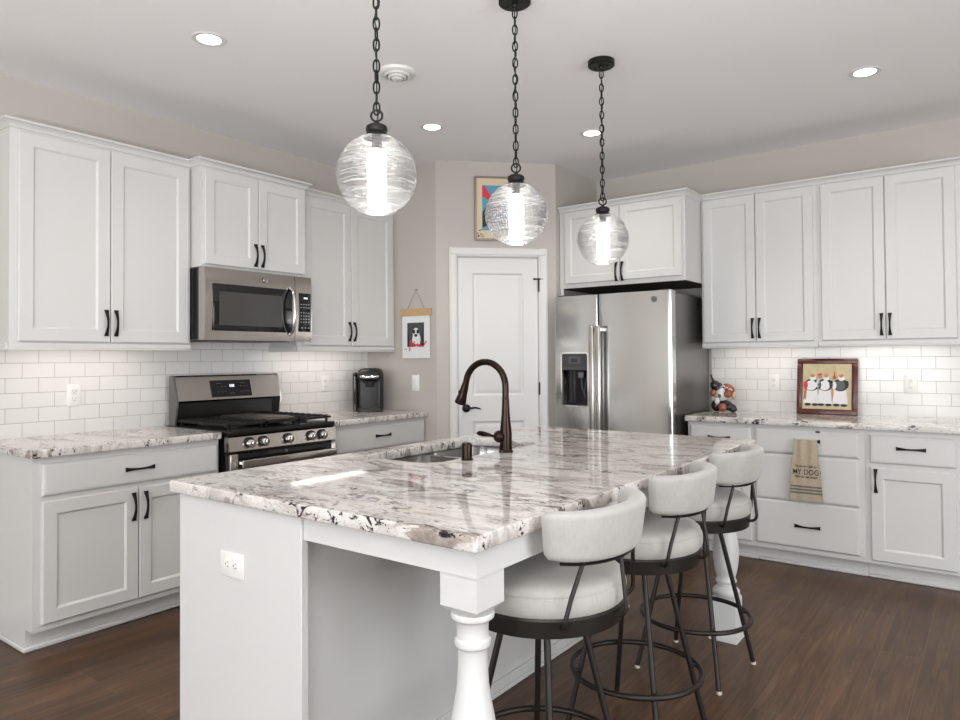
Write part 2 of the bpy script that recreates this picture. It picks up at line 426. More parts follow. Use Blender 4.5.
# diagonal pantry wall with the door opening
DL = math.hypot(BX-AX, BY-SY); DX0, DX1, DH = .150, .779, 2.072
dw = MB()
for x0, x1, z0, z1 in ((0, DX0, 0, ZC), (DX1, DL, 0, ZC), (DX0, DX1, DH, ZC)): dw.box(x0, x1, 0, .11, z0, z1)
o = struct(dw.build('wall_diagonal', 'wall')); o.location = (AX, SY, 0); o.rotation_euler = (0, 0, PI/4)
b = MB(); b.box(BX-.1, BX, BY, WY1, 0, ZC); struct(b.build('wall_corner_right', 'wall'))
b = MB(); b.box(BX, WX1+T_, WY1, WY1+T_, 0, ZC); struct(b.build('wall_right', 'wall'))
# pantry interior behind the door
b = MB(); b.box(WX0-.1, WX0, SY+.1, 6.3, 0, ZC); b.box(WX0, BX, 6.2, 6.3, 0, ZC); struct(b.build('wall_pantry', 'wall'))
def wall_holes(name, axis, at, a0, a1, holes, th):
    b = MB(); cur = a0
    def bx(p0, p1, z0, z1):
        if axis == 'x': b.box(p0, p1, min(at, at+th), max(at, at+th), z0, z1)
        else: b.box(min(at, at+th), max(at, at+th), p0, p1, z0, z1)
    for h0, h1, z0, z1 in holes:
        bx(cur, h0, 0, ZC); bx(h0, h1, 0, z0); bx(h0, h1, z1, ZC); cur = h1
    bx(cur, a1, 0, ZC); struct(b.build(name, 'wall'))
wall_holes('wall_rear', 'x', WY0, WX0, WX1, [(-3.2, -.6, .12, 2.2), (.3, 2.9, .12, 2.2)], -T_)
wall_holes('wall_window_side', 'y', WX1, WY0, WY1, [(0, 2.8, .12, 2.2)], T_)
def window(i, axis, at, a0, a1, z0, z1):
    root = bpy.data.objects.new('window_%d' % i, None); C.objects.link(root); root['kind'] = 'structure'
    root.location = ((a0, at, 0) if axis == 'x' else (at, a0, 0)); root.rotation_euler = (0, 0, 0 if axis == 'x' else PI/2)
    w = a1-a0; f = MB()
    for x0, x1, q0, q1 in ((0, .06, z0, z1), (w-.06, w, z0, z1), (w/2-.035, w/2+.035, z0+.06, z1-.06), (.06, w-.06, z0, z0+.06), (.06, w-.06, z1-.06, z1)):
        f.box(x0, x1, -.03, .03, q0, q1)
    f.build('window_frame', 'trimw', root)
    g = MB(); g.box(.06, w-.06, -.004, .004, z0+.06, z1-.06); g.build('window_pane', 'pane', root)
window(1, 'x', WY0-.05, -3.2, -.6, .12, 2.2); window(2, 'x', WY0-.05, .3, 2.9, .12, 2.2); window(3, 'y', WX1+.05, 0, 2.8, .12, 2.2)  # unseen windows, added to supply daylight and reflections
# tile backsplashes
M['tileL'] = m_tile('subway_tile', 'y', 1.469+.07725); M['tileR'] = m_tile('subway_tile_fridge_wall', 'x', -.637+.07725)
b = MB(); b.box(WX0, WX0+.008, 1.18, SY, .9135, 1.40); b.box(WX0, WX0+.008, 2.23, 2.99, 1.40, 1.44)
o = b.build('trim_1', 'tileL'); struct(o); o['label'] = 'white subway tile backsplash behind the range'
b = MB(); b.box(-1.74, -.12, WY1-.008, WY1, .9135, 1.40)
o = b.build('trim_2', 'tileR'); struct(o); o['label'] = 'white subway tile backsplash on the refrigerator wall'
# baseboards
def bboard(name, L, loc, rz):
    b = MB(); b.box(0, L, -.014, 0, 0, .11, .003); b.box(0, L, -.024, -.014, 0, .018, .004)
    o = struct(b.build(name, 'trimw')); o.location = loc; o.rotation_euler = (0, 0, rz)
bboard('baseboard_left', 1.27-WY0, (WX0, WY0, 0), PI/2)
bboard('baseboard_right', WX1+.12, (-.12, WY1, 0), 0)
bboard('baseboard_diagonal', .09, (AX, SY, 0), PI/4)

# ------------------------------------------------------------------ pantry door (local frame: x along, -y toward the room)
def panel_ring(b, x0, x1, z0, z1, yf, steps, T=None):
    """nested rectangular rings on a front plane: steps = [(inset, depth)], depth + = into the door"""
    loops = [[(x0+i, yf+d, z0+i), (x1-i, yf+d, z0+i), (x1-i, yf+d, z1-i), (x0+i, yf+d, z1-i)] for i, d in steps]
    return loops
def door_leaf(w, h, t, panels, x0=0, z0=0, edge=.003):
    """slab with several recessed panels stacked vertically: panels = [(px0,px1,pz0,pz1,steps)]"""
    b = MB()
    yf = -t
    xs = sorted({x0+edge, x0+w-edge} | {p[0] for p in panels} | {p[1] for p in panels})
    zs = sorted({z0+edge, z0+h-edge} | {p[2] for p in panels} | {p[3] for p in panels})
    for i in range(len(xs)-1):
        for j in range(len(zs)-1):
            a0, a1, c0, c1 = xs[i], xs[i+1], zs[j], zs[j+1]
            if any(p[0]-1e-6 <= a0 and a1 <= p[1]+1e-6 and p[2]-1e-6 <= c0 and c1 <= p[3]+1e-6 for p in panels): continue
            b._fin([b.bm.faces.new([b.bm.verts.new(q) for q in ((a0, yf, c0), (a1, yf, c0), (a1, yf, c1), (a0, yf, c1))])])
    for p in panels: b.rings(panel_ring(b, p[0], p[1], p[2], p[3], yf, p[4]), cap1=True)
    b.rings([[(x0+edge, yf, z0+edge), (x0+w-edge, yf, z0+edge), (x0+w-edge, yf, z0+h-edge), (x0+edge, yf, z0+h-edge)],
             [(x0, yf+edge, z0), (x0+w, yf+edge, z0), (x0+w, yf+edge, z0+h), (x0, yf+edge, z0+h)],
             [(x0, 0, z0), (x0+w, 0, z0), (x0+w, 0, z0+h), (x0, 0, z0+h)]], cap1=True)
    bmesh.ops.remove_doubles(b.bm, verts=b.bm.verts, dist=1e-5)
    return b
dr = bpy.data.objects.new('door_1', None); C.objects.link(dr); dr['kind'] = 'structure'
dr['label'] = 'white two-panel pantry door in the diagonal corner wall'
dr.location = (AX, SY, 0); dr.rotation_euler = (0, 0, PI/4)
PS = [(0, 0), (.012, .010), (.018, .011), (.040, .004), (.046, .0035)]
dl = door_leaf(.612, 2.055, .036, [(.159+.112, .771-.112, 1.03, 1.945, PS), (.159+.112, .771-.112, .24, .84, PS)], .159, .008)
o = dl.build('door_slab', 'trimw', dr, smooth=20); o.location = (0, .045, 0)
b = MB()
for x0, x1, z0, z1 in ((DX0-.054, DX0+.006, 0, DH+.061), (DX1-.006, DX1+.063, 0, DH+.061)):
    b.box(x0, x1, -.014, 0, z0, z1, .004); b.box(x0+.012, x1-.012, -.0205, -.0135, z0, z1-.053 if z1 > 2 else z1, .003)
b.box(DX0+.006, DX1-.006, -.014, 0, DH-.004, DH+.061, .004); b.box(DX0-.042, DX1+.051, -.021, -.0135, DH+.0085, DH+.049, .003)
b.build('door_casing', 'trimw', dr)
b = MB(); b.box(DX0, DX0+.008, 0, .11, 0, DH); b.box(DX1-.008, DX1, 0, .11, 0, DH); b.box(DX0, DX1, 0, .11, DH-.008, DH); b.build('door_jamb', 'trimw', dr)
hz = .938; hx = .159+.060
b = MB(); b.lathe([(0, 0), (.030, 0), (.031, .006), (.024, .012), (.013, .016), (.011, .045), (0, .046)], T=Matrix.Translation((hx, .008, hz)) @ Matrix.Rotation(PI/2, 4, 'X'))
b.tube([(hx, -.036, hz), (hx+.03, -.040, hz+.002), (hx+.06, -.038, hz+.006), (hx+.085, -.036, hz+.001), (hx+.105, -.034, hz-.008)], [.009, .008, .007, .0065, .004], 10)
b.build('door_lever', 'black', dr)
for i, z in enumerate((.26, 1.075, 1.850)):
    b = MB(); b.cyl((.774, -.010, z-.045), (.774, -.010, z+.045), .0065, seg=12)
    b.cyl((.774, -.010, z+.045), (.774, -.010, z+.053), .004, seg=10); b.box(.770, .790, -.016, -.014, z-.04, z+.04) if False else None
    if i == 2: b.tube([(.738, -.012, z+.052), (.805, -.016, z+.052)], .006, 8); b.ball((.738, -.012, z+.052), .008)
    b.build('door_hinge', 'black', dr)

# ------------------------------------------------------------------ cabinets
def pull(L=.142, vertical=False, cx=0, cz=0, y0=0):
    """bow-tie shaped arched pull, flared at both ends"""
    b = MB(); loops = []; N = 14
    for i in range(N+1):
        t = i/N; s = (t-.5)*2; w = .0045+.0065*abs(s)**2.2; out = .006+.020*math.sin(PI*min(max((t-.06)/.88, 0), 1))**.8; th = .0035
        p = s*L/2
        q = [(-w, -out-th), (w, -out-th), (w, -out+th), (-w, -out+th)]
        loops.append([(cx+a, y0+c, cz+p) if vertical else (cx+p, y0+c, cz+a) for a, c in q])
    b.rings(loops, True, True)
    for s in (-1, 1):
        p = s*(L/2-.008)
        if vertical: b.box(cx-.007, cx+.007, y0-.012, y0, cz+p-.006, cz+p+.006)
        else: b.box(cx+p-.006, cx+p+.006, y0-.012, y0, cz-.007, cz+.007)
    return b
DS = [(0, 0), (.006, .004), (.010, .009), (.010001, .009)]
DT = .02
def cab_door(parent, x0, x1, z0, z1, mat='white', rail=.055, hp=None):
    b = door_leaf(x1-x0, z1-z0, DT, [(x0+rail, x1-rail, z0+rail, z1-rail, DS)], x0, z0, .004)
    o = b.build('door', mat, parent, smooth=20)
    if hp: pull(.138, True, hp[0], hp[1], -DT).build('handle', 'black', o)
    return o
def cab_drawer(parent, x0, x1, z0, z1, mat='white', hp=None):
    b = door_leaf(x1-x0, z1-z0, DT, [(x0+.011, x1-.011, z0+.011, z1-.011, [(0, 0), (.002, -.0015), (.0021, -.0015)])], x0, z0, .006)
    o = b.build('drawer', mat, parent, smooth=20)
    if hp: pull(.145, False, hp[0], hp[1], -DT).build('handle', 'black', o)
    return o
def crown(b, W, D, z0, z1, left=True, right=False, out=.032):
    """stepped crown along the front (and open sides)"""
    h = z1-z0; L = []
    for o_, z in ((.002, z0), (.006, z0+.002), (.007, z0+.008), (.014, z0+h*.45), (out-.006, z1-.012), (out, z1-.010), (out, z1)):
        x0, x1, y0 = (-o_ if left else 0), W+(o_ if right else 0), -o_-.002
        L.append([(x0, y0, z), (x1, y0, z), (x1, D, z), (x0, D, z)])
    b.rings(L, True, True)
def wall_cab(name, label, W, D, zb, zt, loc, rz, doors, rail=True, cl=False, cr=False, group=None, ctop=.040, under=.035):
    t = thing(name, label, 'cabinet', loc, rz, group)
    b = MB(); b.box(0, W, 0, D, zb, zt-ctop)
    b.build('cabinet_body', 'white', t)
    b = MB(); crown(b, W, D, zt-ctop, zt, cl, cr); b.build('crown_moulding', 'white', t)
    if rail:
        b = MB(); b.box(0, W, -.010, .012, zb-under+.012, zb+.004, .002); b.box(-.008 if cl else 0, W+(.008 if cr else 0), -.018, .016, zb-under, zb-under+.012, .004)
        if cl: b.box(-.008, .012, .012, D, zb-under, zb+.002, .002)
        if cr: b.box(W-.012, W+.008, .012, D, zb-under, zb+.002, .002)
        b.build('light_rail', 'white', t)
    for d in doors: cab_door(t, *d)
    return t
FL = -3.765     # upper face frame, left wall
DU = FL-WX0
wall_cab('wall_cabinet', 'tall two-door white wall cabinet on the far left, left of the microwave', 2.226-1.304, DU-.001, 1.395, 2.468, (FL, 1.304, 0), PI/2,
         [(.034, .463, 1.405, 2.415, 'white', .062, (.445-.005, 1.505)), (.467, .905, 1.405, 2.415, 'white', .062, (.490, 1.505))], cl=True)
wall_cab('wall_cabinet', 'short two-door white wall cabinet above the microwave', 2.982-2.230, .4, 1.846, 2.468, (-3.662, 2.230, 0), PI/2,
         [(.018, .375, 1.862, 2.415, 'white', .058, (.352, 1.945)), (.379, .735, 1.862, 2.415, 'white', .058, (.402, 1.945))], rail=False, cl=True, cr=True)
wall_cab('wall_cabinet', 'two-door white wall cabinet right of the microwave above the coffee maker', SY-.002-2.990, DU-.001, 1.395, 2.468, (FL, 2.990, 0), PI/2,
         [(.045, .474, 1.405, 2.415, 'white', .060, (.452, 1.505)), (.478, .903, 1.405, 2.415, 'white', .060, (.500, 1.505))], cl=True)
FR = 4.933
wall_cab('wall_cabinet', 'deep two-door white cabinet over the refrigerator',   .98, WY1-4.62-.001, 1.832, 2.450, (-2.685, 4.620, 0), 0,
         [(.050, .498, 1.864, 2.405, 'white', .052, (.478, 1.925)), (.502, .960, 1.864, 2.405, 'white', .052, (.524, 1.925))], rail=False, cl=False, cr=True)
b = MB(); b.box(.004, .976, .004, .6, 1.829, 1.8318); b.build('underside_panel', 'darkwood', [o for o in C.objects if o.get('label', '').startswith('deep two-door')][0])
b = MB(); b.box(.002, .030, .0, .0035, 1.782, 1.8318); b.build('side_filler', 'white', [o for o in C.objects if o.get('label', '').startswith('deep two-door')][0])
wall_cab('wall_cabinet', 'two-door white wall cabinet directly right of the refrigerator', .758, WY1-FR-.001, 1.400, 2.462, (-1.703, FR, 0), 0,
         [(.016, .371, 1.408, 2.415, 'white', .055, (.352, 1.500)), (.375, .735, 1.408, 2.415, 'white', .055, (.397, 1.500))])
wall_cab('wall_cabinet', 'two-door white wall cabinet at the right edge, above the framed waiters picture', .80, WY1-FR-.001, 1.400, 2.462, (-.944, FR, 0), 0,
         [(.023, .381, 1.408, 2.415, 'white', .055, (.360, 1.500)), (.385, .745, 1.408, 2.415, 'white', .055, (.405, 1.500))], cr=True)
def base_cab(label, W, D, loc, rz, drawers, doors, endl=False, endr=False):
    t = thing('base_cabinet', label, 'cabinet', loc, rz)
    b = MB(); b.box(0, W, 0, D, .100, .875)
    if endl: b.box(0, .018, .075, D, 0, .100)
    if endr: b.box(W-.018, W, .075, D, 0, .100)
    b.build('cabinet_body', 'white', t)
    b = MB(); b.box(.018 if endl else 0, W-(.018 if endr else 0), .075, .090, 0, .0995)
    b.box(-.012 if endl else 0, W+(.012 if endr else 0), .061, .075, 0, .022, .005)
    if endl: b.box(-.012, 0, .075, D, 0, .022, .004)
    b.build('toe_kick', 'white', t)
    for d in drawers: cab_drawer(t, *d)
    for d in doors: cab_door(t, *d)
    return t
BL = -3.456; BR = 4.626
base_cab('white base cabinet left of the range, one wide drawer over two doors', 2.211-1.294, BL-WX0-.001, (BL, 1.294, 0), PI/2,
         [(.034, .903, .702, .846, 'white', (.472, .774))],
         [(.034, .466, .131, .678, 'white', .058, (.440, .588)), (.470, .903, .131, .678, 'white', .058, (.500, .588))], endl=True)
base_cab('white base cabinet right of the range, under the coffee maker', SY-.002-2.995, BL-WX0-.001, (BL, 2.995, 0), PI/2,
         [(.030, .903, .694, .846, 'white', (.472, .781))],
         [(.030, .464, .131, .672, 'white', .058, (.440, .588)), (.468, .903, .131, .672, 'white', .058, (.494, .588))])
base_cab('narrow white base cabinet beside the refrigerator', .432, WY1-BR-.001, (-1.703, BR, 0), 0,
         [(.020, .415, .708, .856, 'white', (.214, .780))], [(.020, .415, .131, .690, 'white', .055, (.048, .60))], endl=True)
bc = base_cab('white three-drawer base cabinet with the tan towel on its top pull', .624, WY1-BR-.001, (-1.270, BR, 0), 0,
         [(.010, .593, .704, .856, 'white', (.316, .789)), (.010, .593, .418, .696, 'white', (.316, .60)), (.010, .593, .133, .410, 'white', (.310, .266))], [])
b = MB(); b.box(.362, .388, -.026, -.020, .842, .852, .002); b.box(.370, .380, -.030, -.026, .844, .850); b.build('drawer_latch', 'black', bc)
base_cab('white base cabinet at the right edge, one drawer over one door', .500, WY1-BR-.001, (-.645, BR, 0), 0,
         [(.028, .440, .686, .846, 'white', (.231, .776))], [(.028, .440, .122, .660, 'white', .062, (.055, .583))], endr=True)

# ------------------------------------------------------------------ countertops
def slab(name, label, x0, x1, y0, y1, z0, z1, hole=None, r=.012):
    b = MB(); e = .005
    def side(rect, sgn):
        return [rrect(*rect, z, ins=sgn*i) for i, z in ((e, z0), (e*.3, z0+e*.3), (0, z0+e), (0, z1-e), (e*.3, z1-e*.3), (e, z1))]
    lo = b.rings(side((x0, x1, y0, y1, r), 1))
    if not hole:
        b.bm.faces.new(lo[0][::-1]); b.bm.faces.new(lo[-1])
    else:
        li = b.rings(side(hole, -1))
        for k in (0, -1):
            es = [b.bm.edges.get((L[i], L[(i+1) % len(L)])) for L in (lo[k], li[k]) for i in range(len(L))]
            bmesh.ops.triangle_fill(b.bm, edges=es, use_beauty=True, use_dissolve=False)
    o = b.build(name, 'granite', smooth=60)
    for p_ in o.data.polygons:
        if abs(p_.normal.z) > .999: p_.use_smooth = False
    return tag(o, label, 'countertop')
CT0, CT1 = .876, .914
slab('countertop', 'granite countertop left of the gas range', WX0+.001, -3.418, 1.272, 2.212, CT0, CT1)
slab('countertop', 'granite countertop right of the range, under the coffee maker', WX0+.001, -3.418, 2.9945, SY-.001, CT0, CT1)
slab('countertop', 'granite countertop on the refrigerator wall under the framed picture', -1.716, -.12, 4.588, WY1-.001, CT0, CT1)
HX0, HX1, HY0, HY1 = -2.095, -1.712, 1.975, 2.765
slab('countertop', 'large polished granite island countertop with the sink cut into it', -2.195, -.930, 1.222, 3.422, CT0, CT1, (HX0, HX1, HY0, HY1, .085))

# ------------------------------------------------------------------ island
isl = thing('kitchen_island', 'white kitchen island base with turned columns under the granite top', 'island', (-1.875, 2.3, 0))
def ib(b, name, mat='island', sm=38):
    o = b.build(name, mat, isl, smooth=sm); o.location = (1.875, -2.3, 0); return o
IX0, IX1, IY0, IY1 = -2.151, -1.590, 1.262, 3.395
b = MB()
b.box(IX0, IX0+.02, IY0, IY1, 0, CT0); b.box(IX1-.02, IX1, IY0, IY1, 0, CT0); b.box(IX0+.02, IX1-.02, IY1-.02, IY1, 0, CT0)
b.box(IX0+.02, IX1-.02, IY0, IY0+.01, 0, CT0); b.box(IX0+.02, IX1-.02, IY0+.01, IY1-.02, .1, .12)
ib(b, 'cabinet_body')
b = MB(); b.box(-2.153, -1.541, 1.238, 1.262, 0, CT0, .0015); ib(b, 'end_panel')
b = MB(); b.box(IX1, IX1+.010, IY0, IY1, 0, .055, .002); b.box(IX1+.010, IX1+.018, IY0, IY1, 0, .018, .004)
b.box(IX1, -1.556, 1.262, 1.268, 0, CT0-.001); ib(b, 'base_moulding')
b = MB(); b.box(-1.541, -.947, 1.248, 1.270, .811, CT0); b.box(-.967, -.947, 1.270, 3.400, .811, CT0); b.box(IX1, -.967, 3.380, 3.400, .811, CT0)
ib(b, 'apron')
def column(cx, cy, h=.0535, top=.811):
    b = MB()
    q = lambda s, z: [(cx-s, cy-s, z), (cx+s, cy-s, z), (cx+s, cy+s, z), (cx-s, cy+s, z)]
    b.rings([q(h*.62, .712), q(h, .733), q(h, top)], True, True)
    b.lathe([(.040, .198), (.058, .200), (.061, .208), (.060, .222), (.050, .234), (.040, .242), (.039, .254), (.046, .260), (.047, .268), (.042, .276),
             (.042, .288), (.048, .305), (.054, .335), (.0575, .375), (.058, .410), (.055, .445), (.050, .475), (.043, .510), (.0375, .550), (.0355, .590),
             (.035, .628), (.037, .634), (.0425, .638), (.0435, .645), (.0425, .652), (.038, .656), (.0375, .668), (.038, .690), (.043, .697), (.051, .703), (.0525, .710), (.050, .716)], (cx, cy, 0), 40)
    s = .055
    b.rings([q(.064, 0), q(.064, .022), q(.056, .036), q(s, .045), q(s, .188), q(s-.008, .199)], True, True)
    return b
ib(column(-1.0030, 1.3050, top=.8105), 'column'); ib(column(-1.043, 3.300), 'column')
def outlet(label, loc, rz, horiz=False, switch=False):
    nm = 'light_switch' if switch else 'wall_outlet'
    t = thing(nm, label, 'light switch' if switch else 'outlet', loc, rz, None)
    w, h = (.059, .037) if horiz else (.036, .059)
    b = MB(); b.box(-w, w, -.006, 0, -h, h, .002, 2); b.build('cover_plate', 'outlet', t)
    if switch:
        b = MB(); b.box(-.016, .016, -.009, -.005, -.032, .032, .002); b.box(-.004, .004, -.010, -.009, .002, .012); b.build('rocker', 'outlet', t)
        return t
    for s in (-1, 1):
        c = s*.020
        T = Matrix.Translation((c, 0, 0)) @ Matrix.Rotation(PI/2, 4, 'Y') if horiz else Matrix.Translation((0, 0, c))
        b = MB(); b.box(-.015, .015, -.008, -.005, -.013, .013, .003, 2, T=T)
        b.m(1); b.box(-.0075, -.0055, -.0085, -.0079, -.001, .007, T=T); b.box(.0055, .0075, -.0085, -.0079, -.001, .007, T=T); b.box(-.002, .002, -.0085, -.0079, -.009, -.005, T=T)
        b.build('receptacle', ['outlet', 'slot'], t)
    return t
outlet('white horizontal outlet on the end panel of the island', (-1.857, 1.2379, .693), 0, horiz=True)
outlet('white outlet on the tile above the left countertop', (WX0+.008, 1.718, 1.122), PI/2)
outlet('white outlet on the tile between the range and the coffee maker', (WX0+.008, 3.484, 1.127), PI/2)
outlet('white outlet on the tile between the figurine and the framed picture', (-1.296, WY1-.008, 1.121), 0)
outlet('white outlet on the tile to the right of the framed picture', (-.465, WY1-.008, 1.124), 0)
outlet('white light switch on the wall beside the pantry door, below the dog print', (-3.541, SY, 1.125), 0, switch=True)

# ------------------------------------------------------------------ sink and faucet
sk = thing('kitchen_sink', 'stainless double-bowl sink undermounted in the island top', 'sink', (-1.9035, 2.370, CT0))
b = MB(); zr = -.001
def bowl(b, x0, x1, y0, y1, d, r=.07):
    b.rings([rrect(x0-.012, x1+.012, y0-.012, y1+.012, r, zr-.002), rrect(x0-.012, x1+.012, y0-.012, y1+.012, r, zr), rrect(x0, x1, y0, y1, r, zr), rrect(x0+.006, x1-.006, y0+.006, y1-.006, r, -d+.03),
             rrect(x0+.03, x1-.03, y0+.03, y1-.03, r*.6, -d)], False, True)
    b.lathe([(.012, 0), (.040, .001), (.044, .004)], ((x0+x1)/2, (y0+y1)/2, -d+.0005), 24)
bowl(b, -.184, .184, -.388, -.010, .19); b.build('bowl', 'sink', sk, fix=False)
b = MB(); bowl(b, -.184, .184, .018, .388, .19); b.build('bowl', 'sink', sk, fix=False)
fa = thing('faucet', 'bronze gooseneck pull-down faucet standing at the island sink', 'faucet', (-1.666, 2.405, CT1), 0)
b = MB(); b.lathe([(.030, 0), (.030, .006), (.0265, .010), (.0260, .075), (.0225, .110), (.0175, .160), (.0150, .215), (.0150, .222), (.0142, .226)], seg=28)
b.build('body', 'bronze', fa)
b = MB(); ra = .1055; zc = .272; pts = [(0, 0, .2)]+[(0, 0, .2+.072*i/4) for i in range(1, 4)]
for i in range(19):
    a = PI*i/18*.93; pts.append((-ra+ra*math.cos(a), 0, zc+ra*math.sin(a)))
lx, lz = pts[-1][0], pts[-1][2]; pts.append((lx-.006, 0, lz-.025))
b.tube(pts, .0142, 16); b.build('spout', 'bronze', fa)
b = MB(); b.tube([(lx-.004, 0, lz-.014), (lx-.009, 0, lz-.028), (lx-.020, 0, lz-.060), (lx-.033, 0, lz-.094), (lx-.035, 0, lz-.099)], [.0155, .0170, .0195, .0265, .025], 18)
b.box(lx-.042, lx-.034, -.006, .006, lz-.068, lz-.042, .002); b.build('spray_head', 'bronze', fa)
b = MB(); b.ball((-.016, -.024, .066), .026); b.tube([(-.02, -.030, .066), (-.045, -.034, .068), (-.06, -.036, .071), (-.09, -.038, .074), (-.112, -.040, .076), (-.122, -.041, .076)], [.009, .006, .0075, .0115, .0095, .003], 12)
b.build('lever_handle', 'bronze', fa)

ag = thing('air_gap_cap', 'small bronze cylindrical air gap cap standing left of the faucet at the sink', 'sink fitting', (-1.662, 2.134, CT1), 0)
b = MB(); b.lathe([(.024, 0), (.024, .004), (.0205, .006), (.0205, .058), (.019, .064), (.014, .067), (0, .068)], seg=28); b.build('cap', 'bronze', ag)
# ------------------------------------------------------------------ gas range (local: x along wall, front at y = 0, +y to the wall)
RW = .762
rg = thing('gas_range', 'stainless gas range with black grates between the left cabinets', 'stove', (-3.378, 2.2300, 0), PI/2)
b = MB(); b.box(.004, RW-.004, .035, .66, .06, .895, .002); b.box(.03, RW-.03, .08, .60, 0, .06); b.build('oven_body', 'darkm', rg)
b = MB(); b.rings([[(.0, y, z) for y, z in ((.010, .800), (-.002, .804), (.010, .880), (.026, .887), (.05, .887), (.05, .800))],
                   [(RW, y, z) for y, z in ((.010, .800), (-.002, .804), (.010, .880), (.026, .887), (.05, .887), (.05, .800))]], True, True)
b.build('control_panel', 'steelw', rg, smooth=30)
b = MB(); b.box(.0, RW, .010, .620, .8875, .917, .006, 2); b.m(1).box(.03, RW-.03, .07, .60, .9172, .9185); b.build('cooktop', ['darkm', 'darkm'], rg)
for kx in (.140, .232, .404, .574, .660):
    T = Matrix.Translation((kx-.014, .004, .845)) @ Matrix.Rotation(PI/2+.17, 4, 'X')
    b = MB(); b.lathe([(.031, 0), (.031, .006), (.0275, .008), (.0275, .010)], T=T, seg=28); b.m(1).lathe([(.0245, .010), (.0225, .032), (.019, .036), (0, .036)], T=T, seg=28)
    b.m(1).box(-.005, .005, -.022, .022, .034, .043, .003, T=T)
    b.build('knob', ['blackplastic', 'chrome'], rg)
b = MB(); b.box(.006, RW-.006, .0, .034, .20, .788, .004, 2); b.m(1).box(.050, RW-.042, -.003, .001, .21, .787, .001)
b.m(2).lathe([(.010, 0), (.010, .0015), (0, .0015)], T=Matrix.Translation((.375, -.003, .774)) @ Matrix.Rotation(PI/2, 4, 'X'), seg=20)
od = b.build('oven_door', ['steelw', 'dark', 'pgrey'], rg)
b = MB(); b.box(.045, RW-.045, -.062, -.046, .714, .758, .005, 2)
for s in (.055, RW-.085): b.box(s, s+.03, -.05, .0, .728, .750, .004)
b.build('handle', 'steelw', od)
b = MB(); b.box(.006, RW-.006, .005, .034, .065, .192, .004, 2); b.build('storage_drawer', 'steelw', rg)
# backguard
b = MB(); prof = [(.565, 1.050), (.550, 1.062), (.590, 1.205), (.602, 1.214), (.632, 1.214), (.632, 1.05)]
b.rings([[(.012, y, z) for y, z in prof], [(RW-.008, y, z) for y, z in prof]], True, True)
b.m(1); pr2 = [(.602, .905), (.602, 1.055), (.630, 1.055), (.630, .905)]
b.rings([[(.012, y, z) for y, z in pr2], [(RW-.012, y, z) for y, z in pr2]], True, True)
for s in (.008, RW-.012):
    pr3 = [(.575, .905), (.548, 1.055), (.588, 1.208), (.604, 1.2165), (.634, 1.2165), (.634, .905)]
    b.m(0 if s > .1 else 2); b.rings([[(s, y, z) for y, z in pr3], [(s+.012, y, z) for y, z in pr3]], True, True)
bgd = b.build('backguard', ['steelw', 'darkm', 'steelside'], rg, smooth=25)
nrm = Vector((0, -.1430, .040)).normalized(); tz = Vector((0, .040, .143)).normalized()
def on_guard(x, v, d):   # v = height up the slanted fascia
    p = Vector((0, .550, 1.062))+tz*v + nrm*d; return (x, p.y, p.z)
def guard_quad(b, x0, x1, v0, v1, d0, d1):
    x0 = .242+(x0-.265)*.89; x1 = .242+(x1-.265)*.89
    b.rings([[on_guard(x0, v0, d0), on_guard(x1, v0, d0), on_guard(x1, v1, d0), on_guard(x0, v1, d0)], [on_guard(x0, v0, d1), on_guard(x1, v0, d1), on_guard(x1, v1, d1), on_guard(x0, v1, d1)]], True, True)
b = MB(); guard_quad(b, .265, .590, .014, .122, -.002, .003); b.m(1)
for x in (.315, .345, .375, .500, .530, .555):
    for v in (.044, .078):
        guard_quad(b, x, x+.010, v, v+.005, .003, .0034)
guard_quad(b, .31, .35, .100, .104, .003, .0034); guard_quad(b, .50, .545, .100, .104, .003, .0034); guard_quad(b, .41, .45, .034, .038, .003, .0034)
b.m(2)
for x in (.415, .430, .443): guard_quad(b, x, x+.009, .076, .094, .003, .0035)
b.build('display_panel', ['dark', 'pgrey', 'clock'], bgd)
# grates: three cast-iron sections
def grate(x0, x1, griddle=False):
    b = MB(); z = .952; y0, y1 = .034, .560; t = .006
    for (a, c, d, e) in ((x0, x1, y0, y0+.014), (x0, x1, y1-.014, y1), (x0, x0+.012, y0, y1), (x1-.012, x1, y0, y1)): b.box(a, c, d, e, z-.014, z, .002)
    for yy in (y0+.02, y1-.032):
        for xx in (x0+.01, x1-.022): b.box(xx, xx+.012, yy, yy+.012, .917, z-.01)
    b.box((x0+x1)/2-.006, (x0+x1)/2+.006, y0, y1, z-.012, z+.002, .002)
    n = 9
    for i in range(n):
        yy = y0+.03+(y1-y0-.06)*i/(n-1)
        b.box(x0-.002, x0+(x1-x0)*.34, yy-.004, yy+.004, z-.010, z+.006, .002); b.box(x1-(x1-x0)*.34, x1+.002, yy-.004, yy+.004, z-.010, z+.006, .002)
    b.build('grate', 'iron', rg)
    if griddle:
        g = MB(); g.box(x0+.004, x1-.004, y0+.06, y1-.05, z+.003, z+.014, .005, 2); g.box(x0+.015, x1-.015, y0+.01, y0+.05, z+.001, z+.010, .004)
        g.build('griddle', 'griddle', rg)
grate(.018, .262); grate(.266, .496, True); grate(.500, .748)
for bx_, by_ in ((.15, .19), (.15, .46), (.62, .19), (.62, .46), (.385, .33)):
    b = MB(); b.lathe([(.050, .9185), (.050, .926), (.036, .928), (.034, .936), (0, .937)], (bx_, by_, 0), 24); b.build('burner', 'iron', rg)

